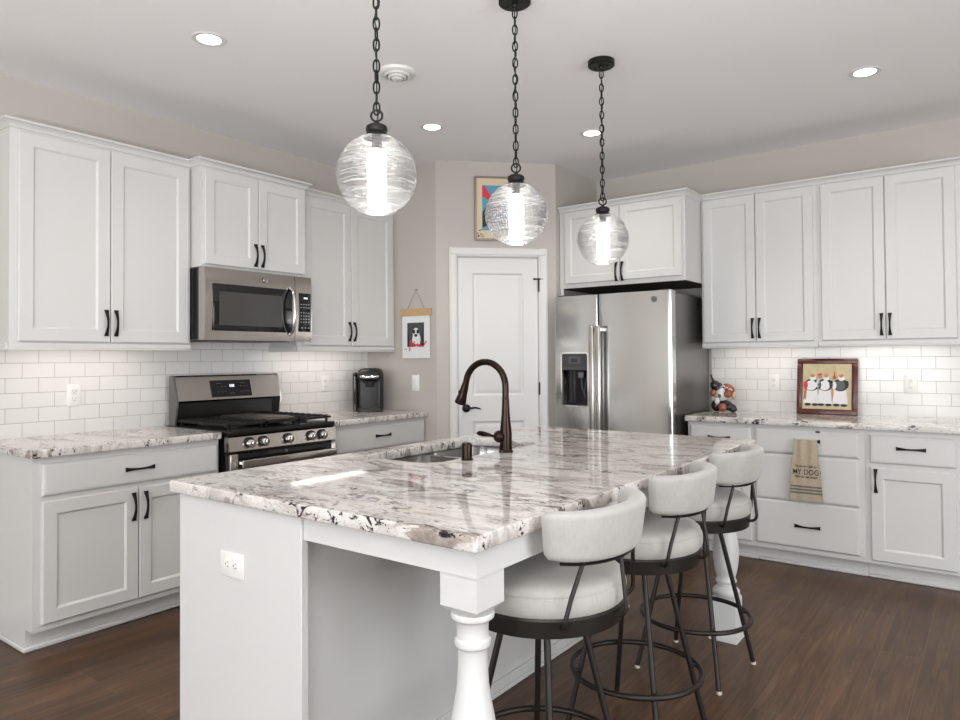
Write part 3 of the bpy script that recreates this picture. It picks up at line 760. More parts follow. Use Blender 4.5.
# ------------------------------------------------------------------ microwave
MW = .765
mw = thing('microwave', 'stainless over-the-range microwave under the short cabinet', 'microwave', (-3.620, 2.2265, 0), PI/2)
b = MB(); b.box(.004, MW-.004, .055, .44, 1.426, 1.842, .002); b.m(1).box(.10, MW-.12, .07, .40, 1.420, 1.4262); b.build('case', ['darkm', 'plastic'], mw)
def mwfront(x0, x1, bow=.012):
    b = MB(); N = 12; out = []
    for i in range(N+1):
        z = 1.424+(1.842-1.424)*i/N; y = -bow*math.sin(PI*i/N)**.7
        out.append((y, z))
    sec = [(.055, 1.424)]+out+[(.055, 1.842)]
    b.rings([[(x0, y, z) for y, z in sec], [(x1, y, z) for y, z in sec]], True, True)
    return b
mdr = mwfront(.0, .630).build('microwave_door', 'steelw', mw, smooth=30)
b = MB(); b.box(.048, .606, -.018, -.008, 1.478, 1.750, .006, 2); b.m(1).box(.085, .525, -.0185, -.0178, 1.510, 1.705); b.build('door_window', ['dark', 'mwglass'], mdr)
b = MB(); b.tube([(.588, -.012, 1.462), (.590, -.040, 1.485), (.591, -.055, 1.55), (.591, -.060, 1.61), (.591, -.055, 1.68), (.590, -.040, 1.74), (.588, -.012, 1.765)], .010, 14, flat=(1.1, .8)); b.build('handle', 'chrome', mdr)
b = MB(); b.lathe([(.019, 0), (.019, .002), (.016, .003), (0, .003)], T=Matrix.Translation((.405, -.010, 1.797)) @ Matrix.Rotation(PI/2, 4, 'X'), seg=28)
b.tube([(.405+.0125*math.cos(a), -.0135, 1.797+.0125*math.sin(a)) for a in [2*PI*i/20 for i in range(20)]], .0011, 6, closed=True)
b.tube([(.397, -.0138, 1.793), (.402, -.0138, 1.803), (.405, -.0138, 1.797), (.408, -.0138, 1.791), (.413, -.0138, 1.801)], .0012, 6)
b.build('emblem', 'steelw', mdr)
mcp = mwfront(.634, MW).build('control_panel', 'steelw', mw, smooth=30)
b = MB(); b.box(.660, .752, -.016, -.008, 1.486, 1.736, .004, 2); b.m(1)
for r_, z in enumerate((1.660, 1.640)):
    for c_ in range(4): b.box(.668+c_*.020, .680+c_*.020, -.0165, -.0158, z, z+.005)
for r_ in range(4):
    for c_ in range(4): b.box(.670+c_*.020, .678+c_*.020, -.0165, -.0158, 1.605-r_*.020, 1.612-r_*.020)
for c_ in range(3): b.box(.674+c_*.026, .686+c_*.026, -.0165, -.0158, 1.508, 1.515)
b.m(2)
for k in range(3): b.box(.694+k*.011, .701+k*.011, -.0168, -.0158, 1.698, 1.710)
b.build('keypad', ['dark', 'key', 'clock'], mcp)

# ------------------------------------------------------------------ refrigerator
fr = thing('refrigerator', 'stainless side-by-side refrigerator with an ice and water dispenser', 'refrigerator', (-2.655, 4.47, 0), 0)
FW = .905; SP = .365
b = MB(); b.box(.005, FW-.005, .075, .745, .02, 1.745, .004); b.box(.03, FW-.03, .09, .70, 0, .02); b.build('case', 'steelside', fr)
b = MB(); b.box(.02, .09, .02, .13, 1.745, 1.765, .004); b.box(FW-.09, FW-.02, .02, .13, 1.745, 1.765, .004); b.box(.01, FW-.01, .065, .10, .02, .09); b.build('hinge_cover', 'plastic', fr)
def fdoor(x0, x1, el, er, hole=None):
    """door with a gently bowed front; hole = (hx0, hx1, hz0, hz1) leaves an opening for the dispenser"""
    N = 16; z0, z1 = .10, 1.757
    def yb(x): t = (x-x0)/(x1-x0); return -.005*math.sin(PI*t)+(.009*(1-min(min(t*(x1-x0)/el, (1-t)*(x1-x0)/er), 1))**2)
    xs = sorted(set([x0+(x1-x0)*i/N for i in range(N+1)]+[x0+k_*el for k_ in (.25, .5, .75, 1)]+[x1-k_*er for k_ in (.25, .5, .75, 1)] + (list(hole[:2]) if hole else [])))
    zs = [z0, z1] if not hole else [z0, hole[2], hole[3], z1]
    b = MB()
    for i in range(len(xs)-1):
        for j in range(len(zs)-1):
            a, c, d, e = xs[i], xs[i+1], zs[j], zs[j+1]
            if hole and j == 1 and a >= hole[0]-1e-6 and c <= hole[1]+1e-6: continue
            b._fin([b.bm.faces.new([b.bm.verts.new(q) for q in ((a, yb(a), d), (c, yb(c), d), (c, yb(c), e), (a, yb(a), e))])])
    for i in range(len(xs)-1):
        a, c = xs[i], xs[i+1]
        for z in (z0, z1): b.bm.faces.new([b.bm.verts.new(q) for q in ((a, yb(a), z), (c, yb(c), z), (c, .07, z), (a, .07, z))])
    for x in (x0, x1):
        for j in range(len(zs)-1): b.bm.faces.new([b.bm.verts.new(q) for q in ((x, yb(x), zs[j]), (x, .07, zs[j]), (x, .07, zs[j+1]), (x, yb(x), zs[j+1]))])
    b.bm.faces.new([b.bm.verts.new(q) for q in ((x0, .07, z0), (x1, .07, z0), (x1, .07, z1), (x0, .07, z1))])
    if hole:
        h0, h1, g0, g1 = hole
        for q in (((h0, yb(h0), g0), (h0, .06, g0), (h0, .06, g1), (h0, yb(h0), g1)), ((h1, yb(h1), g0), (h1, .06, g0), (h1, .06, g1), (h1, yb(h1), g1)),
                  ((h0, -.01, g0), (h1, -.01, g0), (h1, .06, g0), (h0, .06, g0)), ((h0, -.01, g1), (h1, -.01, g1), (h1, .06, g1), (h0, .06, g1))):
            b.bm.faces.new([b.bm.verts.new(p) for p in q])
    bmesh.ops.remove_doubles(b.bm, verts=b.bm.verts, dist=1e-5)
    return b
HO = (.070, .285, .958, 1.340)
d1 = fdoor(0, SP-.004, .014, .006, HO).build('freezer_door', 'steelf', fr, smooth=25)
d2 = fdoor(SP+.004, FW, .006, .013).build('refrigerator_door', 'steelf', fr, smooth=25)
for d_, hx_ in ((d1, SP-.0245), (d2, SP+.0245)):
    b = MB(); b.box(hx_-.019, hx_+.019, -.075, -.052, .45, 1.535, .007, 3)
    for z in (.47, 1.49): b.box(hx_-.012, hx_+.012, -.06, .0, z, z+.03, .004)
    b.build('handle', 'steel', d_)
b = MB(); x0, x1, z0, z1 = HO
outer = rrect(x0-.008, x1+.008, z0-.008, z1+.008, .022, 0); inner = rrect(x0+.004, x1-.004, z0+.004, z1-.004, .014, 0)
tow = lambda L, y: [(p[0], y, p[1]) for p in L]
b.rings([tow(outer, .0), tow(outer, -.014), tow(inner, -.014), tow(inner, .005)])
b.build('dispenser_trim', 'chrome', d1)
b = MB(); b.box(x0+.003, x1-.003, -.012, .04, 1.215, z1-.003, .004); b.m(1).box(x0+.06, x1-.06, -.0135, -.011, 1.265, 1.315, .002)
b.m(2).box(x0+.08, x1-.085, -.0142, -.013, 1.275, 1.305); b.m(1)
for k in range(6): b.box(x0+.022+k*.030, x0+.038+k*.030, -.0130, -.0115, 1.228, 1.236)
b.build('dispenser_controls', ['plastic', 'pgrey', 'dark'], d1)
b = MB(); b.box(x0+.002, x1-.002, .056, .062, z0, 1.215); b.box(x0+.01, x1-.01, -.006, .055, z0+.002, z0+.014, .002)
b.m(1).box(x0+.085, x0+.098, .010, .02, z0+.03, 1.21, .003); b.m(2).box(x0+.12, x0+.165, .012, .03, 1.16, 1.205, .004)
b.m(1).tube([(x0+.142, .02, 1.17), (x0+.15, .02, 1.09), (x0+.185, .01, 1.02)], .006, 8); b.tube([(x0+.195, .015, 1.19), (x0+.175, .01, 1.07)], .004, 8)
b.build('dispenser_recess', ['blackplastic', 'plastic', 'steelside'], d1)
b = MB(); T = Matrix.Translation((.785, -.0085, 1.700)) @ Matrix.Rotation(PI/2, 4, 'X')
b.lathe([(.019, 0), (.019, .003), (.0175, .0042), (0, .0042)], T=T, seg=28); b.m(1)
b.tube([(.785+.0145*math.cos(a), -.0130, 1.700+.0145*math.sin(a)) for a in [2*PI*i/20 for i in range(20)]], .0010, 6, closed=True)
b.tube([(.777, -.0132, 1.696), (.782, -.0132, 1.706), (.785, -.0132, 1.700), (.788, -.0132, 1.694), (.793, -.0132, 1.704)], .0012, 6)
b.build('emblem', ['pgrey', 'chrome'], d2)

# ------------------------------------------------------------------ ceiling fixtures
def recessed(label, x, y, first=[]):
    if first: return dup(first[0], (x, y, ZC), 0, label)
    t = thing('recessed_light', label, 'ceiling light', (x, y, ZC), 0, 'recessed ceiling lights')
    b = MB(); b.lathe([(.052, -.0022), (.060, -.0055), (.074, -.0045), (.078, -.0005)], seg=40, cap=False); b.build('trim_ring', 'trimw', t)
    b = MB(); b.lathe([(0, -.0022), (.052, -.0022)], seg=40, cap=False); b.build('lens', 'can', t, fix=False)
    first.append(t); return t
CANS = [('recessed light at the upper left of the ceiling', -2.885, 1.80), ('recessed light between the first and second pendants, above the far wall', -2.872, 3.348),
        ('recessed light behind the rightmost pendant chain', -2.124, 4.083), ('recessed light at the upper right of the ceiling', -.541, 4.079)]
for lb, x, y in CANS: recessed(lb, x, y)
REAR_FILL = [(-.2, .3), (1.6, .3), (-1.8, -1.5), (.2, -1.5), (2.2, -1.5), (1.4, 2.4)]  # extra downlights added out of view to fill the room
for x, y in REAR_FILL:
    o = recessed('recessed light over the living area behind the camera', x, y)
for x, y in [c[1:] for c in CANS]+REAR_FILL:
    l = bpy.data.lights.new('can_lamp', 'SPOT'); l.energy = CAN_W*PI; l.spot_size = 2.2; l.spot_blend = .9; l.shadow_soft_size = .06; l.color = CAN_COL
    o = bpy.data.objects.new('can_lamp', l); C.objects.link(o); o.location = (x, y, ZC-.012)
v = thing('ceiling_vent', 'round white louvred ceiling vent beside the nearest pendant chain', 'vent', (-2.459, 2.594, ZC))
b = MB(); b.lathe([(.0, -.012), (.060, -.012), (.078, -.020), (.092, -.012), (.096, 0)], seg=48, cap=False); b.build('housing', 'trimw', v)
for r_, z in ((.066, -.026), (.046, -.034)):
    b = MB(); b.lathe([(r_-.010, z-.002), (r_, z), (r_+.002, z+.010), (r_-.004, z+.012)], seg=40, cap=False); b.build('louvre_ring', 'trimw', v)
b = MB(); b.lathe([(0, -.044), (.024, -.042), (.030, -.036), (.030, -.014)], seg=36, cap=False); b.build('centre_cap', 'trimw', v)
b = MB(); b.lathe([(.031, -.0125), (.0575, -.0125), (.0575, -.0145), (.031, -.0145)], seg=40, cap=False); b.build('dark_gap', 'plastic', v)

PZ = 1.905; PR = .1265
def pendant(label, y):
    t = thing('pendant_light', label, 'pendant light', (-1.577 if y < 2 else -1.568, y, 0), 0, 'globe pendants above the island')
    b = MB(); b.lathe([(0, 2.752), (.060, 2.752), (.066, 2.757), (.066, ZC)], seg=40, cap=False); b.lathe([(.010, 2.738), (.013, 2.742), (.013, 2.753)], seg=16)
    for a in (0, PI): b.ball((.035*math.cos(a), .035*math.sin(a), 2.750), .005)
    b.build('canopy', 'black', t)
    b = MB(); b.lathe([(.042, 2.022), (.040, 2.029), (.030, 2.034), (.0285, 2.038), (.033, 2.042), (.035, 2.050), (.033, 2.059), (.024, 2.065), (.009, 2.066), (.007, 2.078), (.0, 2.079)], seg=32)
    b.lathe([(.016, 1.985), (.016, 2.030)], seg=20)
    b.tube([(.018*math.cos(a), 0, 2.094+.018*math.sin(a)) for a in [2*PI*i/24 for i in range(24)]], .0036, 8, closed=True, T=Matrix.Rotation(.6, 4, 'Z'))
    b.build('cap', 'black', t)
    b = MB(); z = 2.117; k = 0; L = .0205; wd = .0098
    while z < 2.752:
        T = Matrix.Translation((0, 0, z)) @ Matrix.Rotation(.6+(PI/2)*(k % 2)+.25*math.sin(k*1.7), 4, 'Z')
        pts = []
        for i in range(16):
            a = 2*PI*i/16; pts.append((wd*math.cos(a), 0, L*math.copysign(abs(math.sin(a))**.8, math.sin(a))))
        b.tube(pts, .0031, 6, closed=True, T=T); z += 2*L-.0070; k += 1
    b.build('chain', 'black', t)
    b = MB(); b.tube([(.004*math.sin(i*.9), .004*math.cos(i*1.1), 2.075+(2.745-2.075)*i/40) for i in range(41)], .0022, 6); b.build('cord', 'black', t)
    # ribbed glass globe, open at the bottom, with irregular horizontal ribs
    b = MB(); rr = random.Random(3); prof = []; N = 150; a0, a1 = math.radians(28), math.radians(167)
    off = [0]*(N+1); s = 0
    for i in range(N+1):
        a = a0-(a0) + a0+(a1-a0)*i/N
        rib = .0010*math.sin(i*1.15)+.0008*math.sin(i*.47+1)+.0006*rr.uniform(-1, 1)
        prof.append(((PR+rib)*math.sin(a), PZ-(PR+rib)*math.cos(a)))
    rb = prof[0][0]
    prof = [(rb-.004, prof[0][1]-.001), (rb-.001, prof[0][1]-.005), (rb+.002, prof[0][1]-.002)]+prof
    b.lathe(prof, seg=64, cap=False); b.build('glass_globe', 'glass', t, smooth=180)
    b = MB(); b.lathe([(0, 1.802), (.024, 1.803), (.029, 1.808), (.0300, 1.965), (.026, 1.975), (.016, 1.986)], seg=32); b.build('lamp_tube', 'tube', t)
    for ch in t.children:
        if not ch.name.startswith('canopy'): ch.location.z = -.014
    return t
pendant('nearest and largest-looking of the three glass globe pendants, left one', 1.569)
pendant('middle of the three glass globe pendants', 2.350)
pendant('farthest of the three glass globe pendants, rightmost over the island', 3.120)

# under-cabinet strips
def led(label, loc, rz, L, w=.09):
    t = thing('under_cabinet_light', label, 'light', loc, rz)
    b = MB(); b.box(0, L, 0, w, .004, .014, .002); b.build('housing', 'trimw', t)
    b = MB(); b.box(.006, L-.006, .004, w-.004, -.012, .0045, .003); b.build('diffuser', 'led', t)
led('led strip under the far left wall cabinet', (WX0+.235, 1.42, 1.381), PI/2, .62)
led('led strip under the wall cabinet above the coffee maker', (-3.800, 3.05, 1.381), PI/2, .66, .12)
led('led strip under the wall cabinet right of the refrigerator', (-1.60, WY1-.235, 1.386), 0, .50)
led('led strip under the rightmost wall cabinet', (-.84, WY1-.235, 1.386), 0, .56)

# ------------------------------------------------------------------ bar stools (local: back toward +x)
def stool(label, x, y, rz, src=[]):
    if src: return dup(src[0], (x, y, 0), rz, label)
    t = thing('bar_stool', label, 'stool', (x, y, 0), rz, 'upholstered swivel stools along the island')
    SR = .226
    for sx, sy in ((1, 1), (1, -1), (-1, -1), (-1, 1)):
        a = math.atan2(sy, sx); ft = (.177*sx, .177*sy, .006); tp = (.072*sx, .072*sy, .608)
        b = MB(); b.tube([ft, tp], .0095, 12); lg = b.build('leg', 'stoolmetal', t); lg.rotation_euler = (0, 0, -.09)
        b = MB(); b.lathe([(.011, 0), (.011, .008), (.009, .012)], (ft[0], ft[1], 0), 12); b.build('foot_glide', 'foot', lg)
    b = MB(); rf = .2225; b.tube([(rf*math.cos(a), rf*math.sin(a), .222) for a in [2*PI*i/56 for i in range(56)]], .0095, 10, closed=True)
    for sx, sy in ((1, 1), (1, -1), (-1, -1), (-1, 1)):
        k = .177-(.177-.072)*.222/.61; b.tube([(k*sx, k*sy, .222), (.155*sx, .155*sy, .222)], .007, 8)
    b.build('footrest_ring', 'stoolmetal', t).rotation_euler = (0, 0, -.09)
    b = MB(); b.lathe([(0, .600), (.095, .600), (.11, .606), (.11, .611), (SR-.030, .612), (SR-.030, .610), (SR-.006, .610), (SR, .654), (SR-.004, .660), (0, .660)], seg=56); b.build('seat_band', 'stoolmetal', t)
    b = MB(); b.lathe([(0, .658), (SR-.006, .658), (SR+.004, .672), (SR+.005, .692), (SR+.004, .704), (SR+.003, .708), (SR-.001, .710), (SR, .713), (SR-.003, .722), (SR-.012, .730), (SR-.030, .734), (SR-.08, .737), (0, .739)], seg=56); b.build('seat_cushion', 'fabric', t)
    # curved backrest
    b = MB(); cx, Ro, Ri = .119, .216, .166; KX = .60; zb, zt = .812, .930; N = 30; A = math.radians(84); loops = []
    sec = [(.10, 0), (.9, 0), (1, .07), (1, .90), (.9, 1), (.1, 1), (0, .90), (0, .07)]
    sec2 = []
    r_, h_ = (Ro-Ri), (zt-zb); c_ = .017
    for (px_, pz_, a_) in ((r_-c_, c_, -PI/2), (r_-c_, h_-c_, 0), (c_, h_-c_, PI/2), (c_, c_, PI)):
        for i in range(5): q = a_+PI/2*i/4; sec2.append((px_+c_*math.cos(q), pz_+c_*math.sin(q)))
    for i in range(N+1):
        th = -A+2*A*i/N; u = abs(th)/A
        sh = 1.0
        if u > .95: sh = math.sqrt(max(0.0, 1-((u-.95)/.05)**2))*.55+.45
        drop = .012*math.cos(th)
        L = []
        for pr_, pz_ in sec2:
            rr_ = Ri+r_/2+(pr_-r_/2)*sh; zz = zb+h_/2+(pz_-h_/2)*(.75+.25*sh)
            lean = .018*(zz-zb)/h_
            if pz_ < h_/2: zz -= drop
            am, bm_ = .115, .190; nx, ny = math.cos(th)/am, math.sin(th)/bm_; nl = math.hypot(nx, ny); off_ = rr_-(Ri+r_/2)+lean
            L.append((cx+am*math.cos(th)+off_*nx/nl, .012+bm_*math.sin(th)+off_*ny/nl, zz))
        loops.append(L)
    b.rings(loops, True, True); b.build('backrest', 'fabric', t, smooth=60)
    # back rods: bent down from under the backrest and hooked into the seat band
    b = MB()
    def arc(th, z): return (cx+.118*math.cos(th), .012+.193*math.sin(th), z)
    hoop = [arc(-A*.80+1.6*A*i/28, .803-.010*math.cos(-A*.8+1.6*A*i/28)) for i in range(29)]
    b.tube(hoop, .0055, 8, flat=(1.5, .7)); b.build('back_rail', 'stoolmetal', t)
    for th in (-.80, 0.0, .80):
        ph = th*.95
        tx, ty, tz = arc(th*.95, .800); R1 = .258
        b = MB(); pts = [(tx, ty, tz), (R1*math.cos(ph)+.3*(tx-R1*math.cos(ph)), R1*math.sin(ph)+.3*(ty-R1*math.sin(ph)), .715), (R1*math.cos(ph), R1*math.sin(ph), .668)]
        for i in range(1, 6):
            q = PI/2*i/5; rr_ = R1-.026*(1-math.cos(q)); pts.append((rr_*math.cos(ph), rr_*math.sin(ph), .668-.026*math.sin(q)))
        pts.append(((SR-.008)*math.cos(ph), (SR-.008)*math.sin(ph), .641))
        b.tube(pts, .0058, 10); b.build('back_rod', 'stoolmetal', t)
    src.append(t); return t
stool('nearest grey upholstered swivel stool, beside the front island column', -1.035, 1.667, -.04)
stool('middle grey upholstered swivel stool of the three at the island', -1.041, 2.288, .025)
stool('farthest grey upholstered swivel stool, in front of the far island column', -1.055, 2.920, .0)

# ------------------------------------------------------------------ coffee maker
cm = thing('coffee_maker', 'black single-serve coffee maker on the counter in the left corner', 'coffee maker', (-3.835, 3.735, CT1), -.0)
cm.rotation_euler = (0, 0, math.radians(43)); cm.scale = (1.14, 1.0, 1.0)
b = MB(); b.rings([rrect(-.085, .085, -.05, .125, .035, z, ins=i) for z, i in ((0, .006), (.004, 0), (.27, -.002), (.30, .004), (.318, .020), (.325, .05))], True, True); b.build('body', 'blackplastic', cm)
b = MB(); b.rings([rrect(-.082, .082, -.135, -.03, .03, z, ins=i) for z, i in ((0, .004), (.003, 0), (.028, 0), (.033, .004))], True, True); b.m(1).box(-.055, .055, -.125, -.05, .033, .037, .002); b.build('drip_tray', ['blackplastic', 'steelside'], cm)
b = MB(); b.rings([rrect(-.080, .080, -.128, -.03, .045, z, ins=i) for z, i in ((.225, .03), (.245, .008), (.262, 0), (.290, .002), (.308, .014), (.316, .035))], True, True)
b.rings([rrect(-.032, .032, -.118, -.055, .028, z, ins=i) for z, i in ((.188, .012), (.192, .004), (.228, 0))], True, True); b.build('brew_head', 'blackplastic', cm)
b = MB(); b.tube([(.070*math.cos(a), -.075-.068*math.sin(a), .272-.012*math.sin(a)) for a in [PI*(-.05+1.1*i/20) for i in range(21)]], .0075, 10, flat=(.9, 1.3)); b.build('lid_handle', 'chrome', cm)
b = MB(); b.rings([rrect(-.112, -.086, -.055, .115, .018, z, ins=i) for z, i in ((.0, .004), (.004, 0), (.265, -.002), (.270, .002))], True, True); b.build('water_reservoir', 'smoke', cm)
b = MB(); b.rings([rrect(-.114, -.086, -.057, .117, .018, z, ins=i) for z, i in ((.2705, 0), (.285, 0), (.292, .006))], True, True); b.build('reservoir_lid', 'blackplastic', cm)

# ------------------------------------------------------------------ wall art
fp = thing('framed_artwork', 'cream-matted framed artwork above the pantry door, partly behind the middle pendant', 'picture', (AX, SY, 0), PI/4)
x0, x1, z0, z1 = .288, .655, 2.187, 2.668
b = MB(); f = .014
for q in ((x0, x1, z0, z0+f), (x0, x1, z1-f, z1), (x0, x0+f, z0+f, z1-f), (x1-f, x1, z0+f, z1-f)): b.box(q[0], q[1], -.024, -.001, q[2], q[3], .003)
b.build('frame', 'champ', fp)
b = MB(); b.box(x0+f, x1-f, -.012, -.004, z0+f, z1-f); b.build('mat_board', 'cream', fp)
ax0, ax1, az0, az1 = x0+.058, x1-.058, z0+.075, z1-.068
b = MB(); b.box(ax0, ax1, -.0135, -.012, az0, az1)
def px(b, pts, d=.0006, y=-.0136): b.poly([(p[0], y, p[1]) for p in pts], (0, -d, 0))
b.m(1); px(b, [(ax0, az1), (ax0+.02, az1-.005), (ax0+.10, az1-.13), (ax0+.17, az1-.17), (ax0+.14, az1-.20), (ax0+.06, az1-.12), (ax0, az1-.08)])
b.m(2); px(b, [(ax0, az0+.02), (ax0+.05, az0+.04), (ax0+.07, az0+.16), (ax0+.03, az0+.18), (ax0, az0+.13)]); px(b, [(ax0+.13, az0), (ax0+.22, az0), (ax0+.20, az0+.09), (ax0+.15, az0+.12)])
b.m(3); px(b, [(ax0+.05, az0), (ax0+.12, az0), (ax0+.11, az0+.06), (ax0+.07, az0+.07)]); px(b, [(ax0+.13, az1-.03), (ax0+.20, az1-.05), (ax0+.19, az1-.11), (ax0+.14, az1-.10)])
b.m(2)
for k in range(14): 
    u, w_ = R.uniform(0, .045), R.uniform(0, .06); px(b, [(x0+.018+u, z0+.02+w_), (x0+.026+u, z0+.02+w_), (x0+.026+u, z0+.028+w_), (x0+.018+u, z0+.028+w_)], y=-.0122)
b.build('art_print', ['pblue', 'pred', 'pblack', 'pwhite'], fp)

dp = thing('hanging_photo_print', 'white print of a dog portrait hanging by twine from a wood strip', 'picture', (-3.530, SY, 0), 0)
b = MB(); b.box(-.155, .155, -.018, -.002, 1.632, 1.684, .002); b.build('wood_hanger', 'wood', dp)
b = MB(); b.box(-.138, .138, -.011, -.008, 1.312, 1.634); b.build('paper', 'paper', dp)
b = MB(); b.tube([(-.085, -.010, 1.684), (.0, -.006, 1.832), (.085, -.010, 1.684)], .0016, 6); b.cyl((0, 0, 1.832), (0, -.012, 1.832), .004, seg=8); b.build('twine', 'twine', dp)
def ell(cx_, cz_, rx, rz_, n=22, a0=0, a1=2*PI): return [(cx_+rx*math.cos(a0+(a1-a0)*i/n), cz_+rz_*math.sin(a0+(a1-a0)*i/n)) for i in range(n)]
b = MB(); Y = -.0112
b.box(-.086, .082, Y-.0006, Y+.0004, 1.398, 1.580)
b.m(1); px(b, ell(.006, 1.452, .042, .055), y=Y-.0007); px(b, ell(.002, 1.505, .034, .036), y=Y-.0009)
b.m(2); px(b, ell(-.018, 1.512, .013, .017), y=Y-.0016); px(b, ell(.022, 1.512, .013, .017), y=Y-.0016); px(b, ell(.002, 1.484, .016, .011), y=Y-.0016)
px(b, [(-.086, 1.402), (-.062, 1.402), (-.07, 1.50), (-.086, 1.52)], y=Y-.0008); px(b, [(.06, 1.402), (.082, 1.402), (.082, 1.58), (.068, 1.54)], y=Y-.0008)
b.m(3)
b.tube([(-.062, Y-.002, 1.365), (-.055, Y-.002, 1.44), (-.040, Y-.002, 1.45), (-.044, Y-.002, 1.41), (-.060, Y-.002, 1.408), (-.030, Y-.002, 1.412), (-.012, Y-.002, 1.440), (-.020, Y-.002, 1.402), (0, Y-.002, 1.405),
        (.020, Y-.002, 1.420), (.028, Y-.002, 1.400), (.048, Y-.002, 1.408), (.075, Y-.002, 1.402), (.108, Y-.002, 1.440)], .0042, 6)
px(b, ell(-.012, 1.412, .014, .010), y=Y-.0014); px(b, ell(.022, 1.410, .016, .009), y=Y-.0014)
b.m(2).box(-.118, -.092, Y-.0004, Y+.0004, 1.379, 1.383)
b.build('dog_photo', ['photo', 'pwhite', 'pblack', 'pred'], dp)

# leaning picture of three waiters
lp = thing('framed_picture', 'burgundy-framed picture of three stout waiters in white aprons leaning on the tile', 'picture', (-.9425, 5.135, CT1), 0)
tilt = Matrix.Rotation(-.16, 4, 'X'); PW, PH = .373, .380
def lpb(b, name, mats, sm=38):
    bmesh.ops.transform(b.bm, matrix=tilt, verts=b.bm.verts); o = b.build(name, mats, lp, smooth=sm); return o
b = MB(); f = .036; w2 = PW/2
for q in ((-w2, w2, 0, f), (-w2, w2, PH-f, PH), (-w2, -w2+f, f, PH-f), (w2-f, w2, f, PH-f)): b.box(q[0], q[1], -.012, .012, q[2], q[3], .005, 2)
lpb(b, 'frame', 'burg')
b = MB(); b.box(-w2+f-.002, w2-f+.002, -.003, .006, f-.002, PH-f+.002); bk = lpb(b, 'canvas', 'pyellow')
b = MB(); Y = -.0032
def P2(pts, k, lv=0): b.m(k); b.poly([(p[0], Y-.0005*lv, p[1]) for p in pts], (0, -.0006, 0))
b.m(5); P2([(-.146, .05), (.146, .05), (.146, .085), (-.146, .078)], 5)
for cx_, bel, arm in ((-.093, 0, 2), (-.010, 1, 3), (.083, 4, 1)):
    P2([(cx_-.052, .075), (cx_+.045, .072), (cx_+.034, .17), (cx_-.034, .17)], 1, 1)             # long apron
    P2(ell(cx_-.024, .066, .020, .010), 0, 1); P2(ell(cx_+.022, .065, .020, .010), 0, 1)          # shoes
    P2(ell(cx_, .200, .046, .042), 0, 2); P2(ell(cx_-.004, .196, .034, .034), (1, 1, 4)[bel if bel < 2 else 2], 3)
    P2(ell(cx_-.038, .198, .014, .026), arm, 4); P2(ell(cx_+.038, .205, .012, .026), 1 if arm == 2 else 0, 4)
    P2(ell(cx_+.006, .246, .020, .018), 1, 3); P2(ell(cx_+.004, .262, .015, .012), 6, 4)
P2([(-.062, .268), (-.040, .280), (-.028, .276), (-.030, .264), (-.056, .262)], 2, 5); P2(ell(-.043, .258, .013, .012), 6, 5)
P2([(.042, .245), (.052, .245), (.049, .292), (.045, .292)], 2, 5); P2(ell(.047, .250, .012, .016), 7, 5); P2([(-.144, .10), (-.128, .10), (-.120, .20), (-.135, .20)], 7, 1)
P2([(.030, .08), (.038, .08), (.036, .19), (.031, .19)], 7, 1)
lpb(b, 'painted_waiters', ['pblack', 'pwhite', 'pred', 'pgreen', 'pgrey', 'pyellow', 'skin', 'porange'], 0)

# figurine
fg = thing('chef_figurine', 'glazed figurine of a reclining cook with a wine bottle beside the refrigerator', 'figurine', (-1.605, 5.05, CT1), .30)
fg.scale = (.9, .9, .96)
b = MB(); b.ball((.005, 0, .050), .062, 1.15, .8, .62); b.ball((.055, -.035, .036), .036, 1.3, .9, .8); b.ball((-.045, -.01, .045), .045, .9, .9, 1); b.build('trousers', 'cer_b', fg)
b = MB(); b.ball((.078, -.050, .022), .022, 1.4, 1, 1); b.m(1).ball((.0, -.066, .034), .033, 1, .9, .95); b.build('shoes', ['cer_b', 'cer_o'], fg)
b = MB(); b.ball((-.012, -.004, .130), .056, .9, .75, 1.05); b.ball((-.040, -.045, .080), .022, .9, .7, 1.3); b.build('apron', 'cer_w', fg)
b = MB(); b.ball((-.055, -.012, .195), .040, .9, .8, 1.0); b.ball((-.035, .0, .175), .045, 1, .8, 1); b.build('jacket', 'cer_b', fg)
b = MB(); b.ball((.040, -.030, .132), .032, 1, .9, .9); b.ball((.022, -.056, .124), .010); b.build('face', 'cer_o', fg)
b = MB(); b.ball((-.068, -.030, .140), .024, 1, .9, 1.1); b.build('hand', 'cer_o', fg)
b = MB(); b.ball((.048, -.010, .172), .046, 1.1, .85, .72, T=Matrix.Translation((.048, 0, .172)) @ Matrix.Rotation(.5, 4, 'Y') @ Matrix.Translation((-.048, 0, -.172)))
b.m(1)
for k in range(3): b.tube([(.006+.026*k+.02*math.cos(a), -.010+.040*math.sin(a), .196-.012*k-.014*abs(math.cos(a))*1.0) for a in [PI+PI*i/10 for i in range(11)]], .005, 8)
b.m(2).ball((.086, -.02, .120), .018, 1, 1, 1.6); b.build('striped_hat', ['cer_o', 'cer_w', 'cer_t'], fg)
b = MB(); b.tube([(-.048, -.025, .185), (-.062, -.020, .215), (-.068, -.018, .230), (-.078, -.014, .252), (-.086, -.012, .278)], [.019, .019, .010, .008, .0085], 14); b.build('wine_bottle', 'bottle', fg)
b = MB(); b.ball((-.012, -.045, .130), .030, .8, .35, 1.15); b.m(1).ball((-.020, -.052, .120), .013, 1, .5, 1.2); b.build('bow_tie', ['cer_w', 'pgrey'], fg)

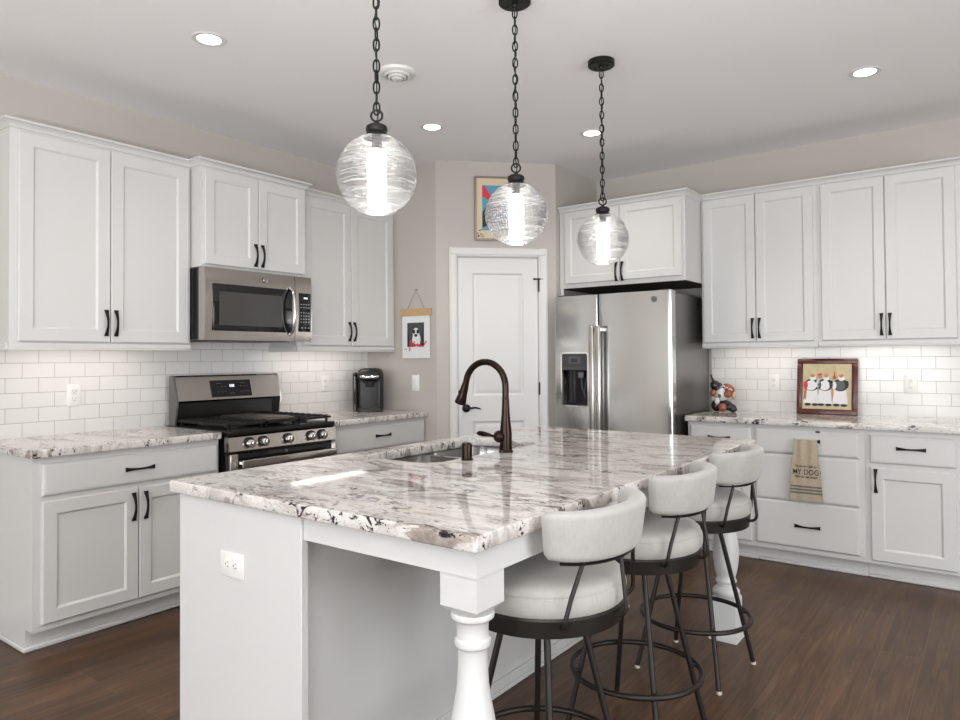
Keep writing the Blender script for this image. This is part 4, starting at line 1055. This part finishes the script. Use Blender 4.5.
# ------------------------------------------------------------------ towel through the drawer pull
tw = thing('dish_towel', 'tan dish towel with MY DOG lettering hanging from a drawer pull', 'towel', (-.957, BR-DT-.0265, 0), 0)
def tw_w(z): t = (z-.430)/(.793-.430); return .094-.031*max(0, t)**1.1
def tw_y(x, z, s): t = (z-.43)/.363; return -s+.0035*math.sin(x*105+1)*(.25+t)-.006*math.sin(PI*min(1, max(0, t)))
b = MB(); NX, NZ = 20, 26; loops = []
zs = [.430+(.800-.430)*i/NZ for i in range(NZ+1)]
def strip(s, z_top_extra):
    g = []
    for z in zs: g.append([b.bm.verts.new(((-1+2*i/NX)*tw_w(z), tw_y((-1+2*i/NX)*tw_w(z), z, s), z+(z_top_extra if z > .79 else 0))) for i in range(NX+1)])
    for j in range(NZ):
        for i in range(NX): 
            f_ = b.bm.faces.new((g[j][i], g[j][i+1], g[j+1][i+1], g[j+1][i]))
            zc_ = (zs[j]+zs[j+1])/2
    return g
ga = strip(.010, 0); gb = strip(.005, 0)
for G0, G1 in ((ga[0], gb[0]), (ga[-1], gb[-1])):
    for i in range(NX): b.bm.faces.new((G0[i], G0[i+1], G1[i+1], G1[i]))
for k in (0, NX):
    for j in range(NZ): b.bm.faces.new((ga[j][k], ga[j+1][k], gb[j+1][k], gb[j][k]))
b.build('cloth', 'towel', tw, smooth=60)
b = MB()
for z in (.478, .497, .516):
    vs = [[b.bm.verts.new(((-1+2*i/NX)*tw_w(z), tw_y((-1+2*i/NX)*tw_w(z), z, .0108), zz)) for i in range(NX+1)] for zz in (z-.0055, z+.0055)]
    for i in range(NX): b.bm.faces.new((vs[0][i], vs[0][i+1], vs[1][i+1], vs[1][i]))
b.build('woven_stripes', 'towelstripe', tw)
def text_mesh(txt, size, cx_, z, bold, wide=1.0):
    cu = bpy.data.curves.new('lettering', 'FONT'); cu.body = txt; cu.size = size; cu.align_x = 'CENTER'; cu.offset = bold; cu.extrude = .0003
    o = bpy.data.objects.new('lettering_tmp', cu); C.objects.link(o)
    dg = bpy.context.evaluated_depsgraph_get(); me = bpy.data.meshes.new_from_object(o.evaluated_get(dg)); bpy.data.objects.remove(o); bpy.data.curves.remove(cu)
    bm_ = bmesh.new(); bm_.from_mesh(me); bpy.data.meshes.remove(me)
    for v in bm_.verts: v.co = Vector((cx_+v.co.x*wide, 0, z+v.co.y)) + Vector((0, -v.co.z, 0))
    for v in bm_.verts: v.co.y += tw_y(v.co.x, v.co.z, .0112)
    return bm_
lb = MB(); lb.bm.free(); lb.bm = bmesh.new()
for txt, size, z, bold, wide in (('Of course I talk to', .0185, .634, .0003, .88), ('MY DOG', .0450, .590, .0002, .82), ('Who else can I trust?', .0185, .570, .0005, .80)):
    t_ = text_mesh(txt, size, 0, z, bold, wide); me = bpy.data.meshes.new('tmp'); t_.to_mesh(me); t_.free(); lb.bm.from_mesh(me); bpy.data.meshes.remove(me)
# slab serifs of the big line
lb.build('lettering', 'inktext', tw, smooth=0)
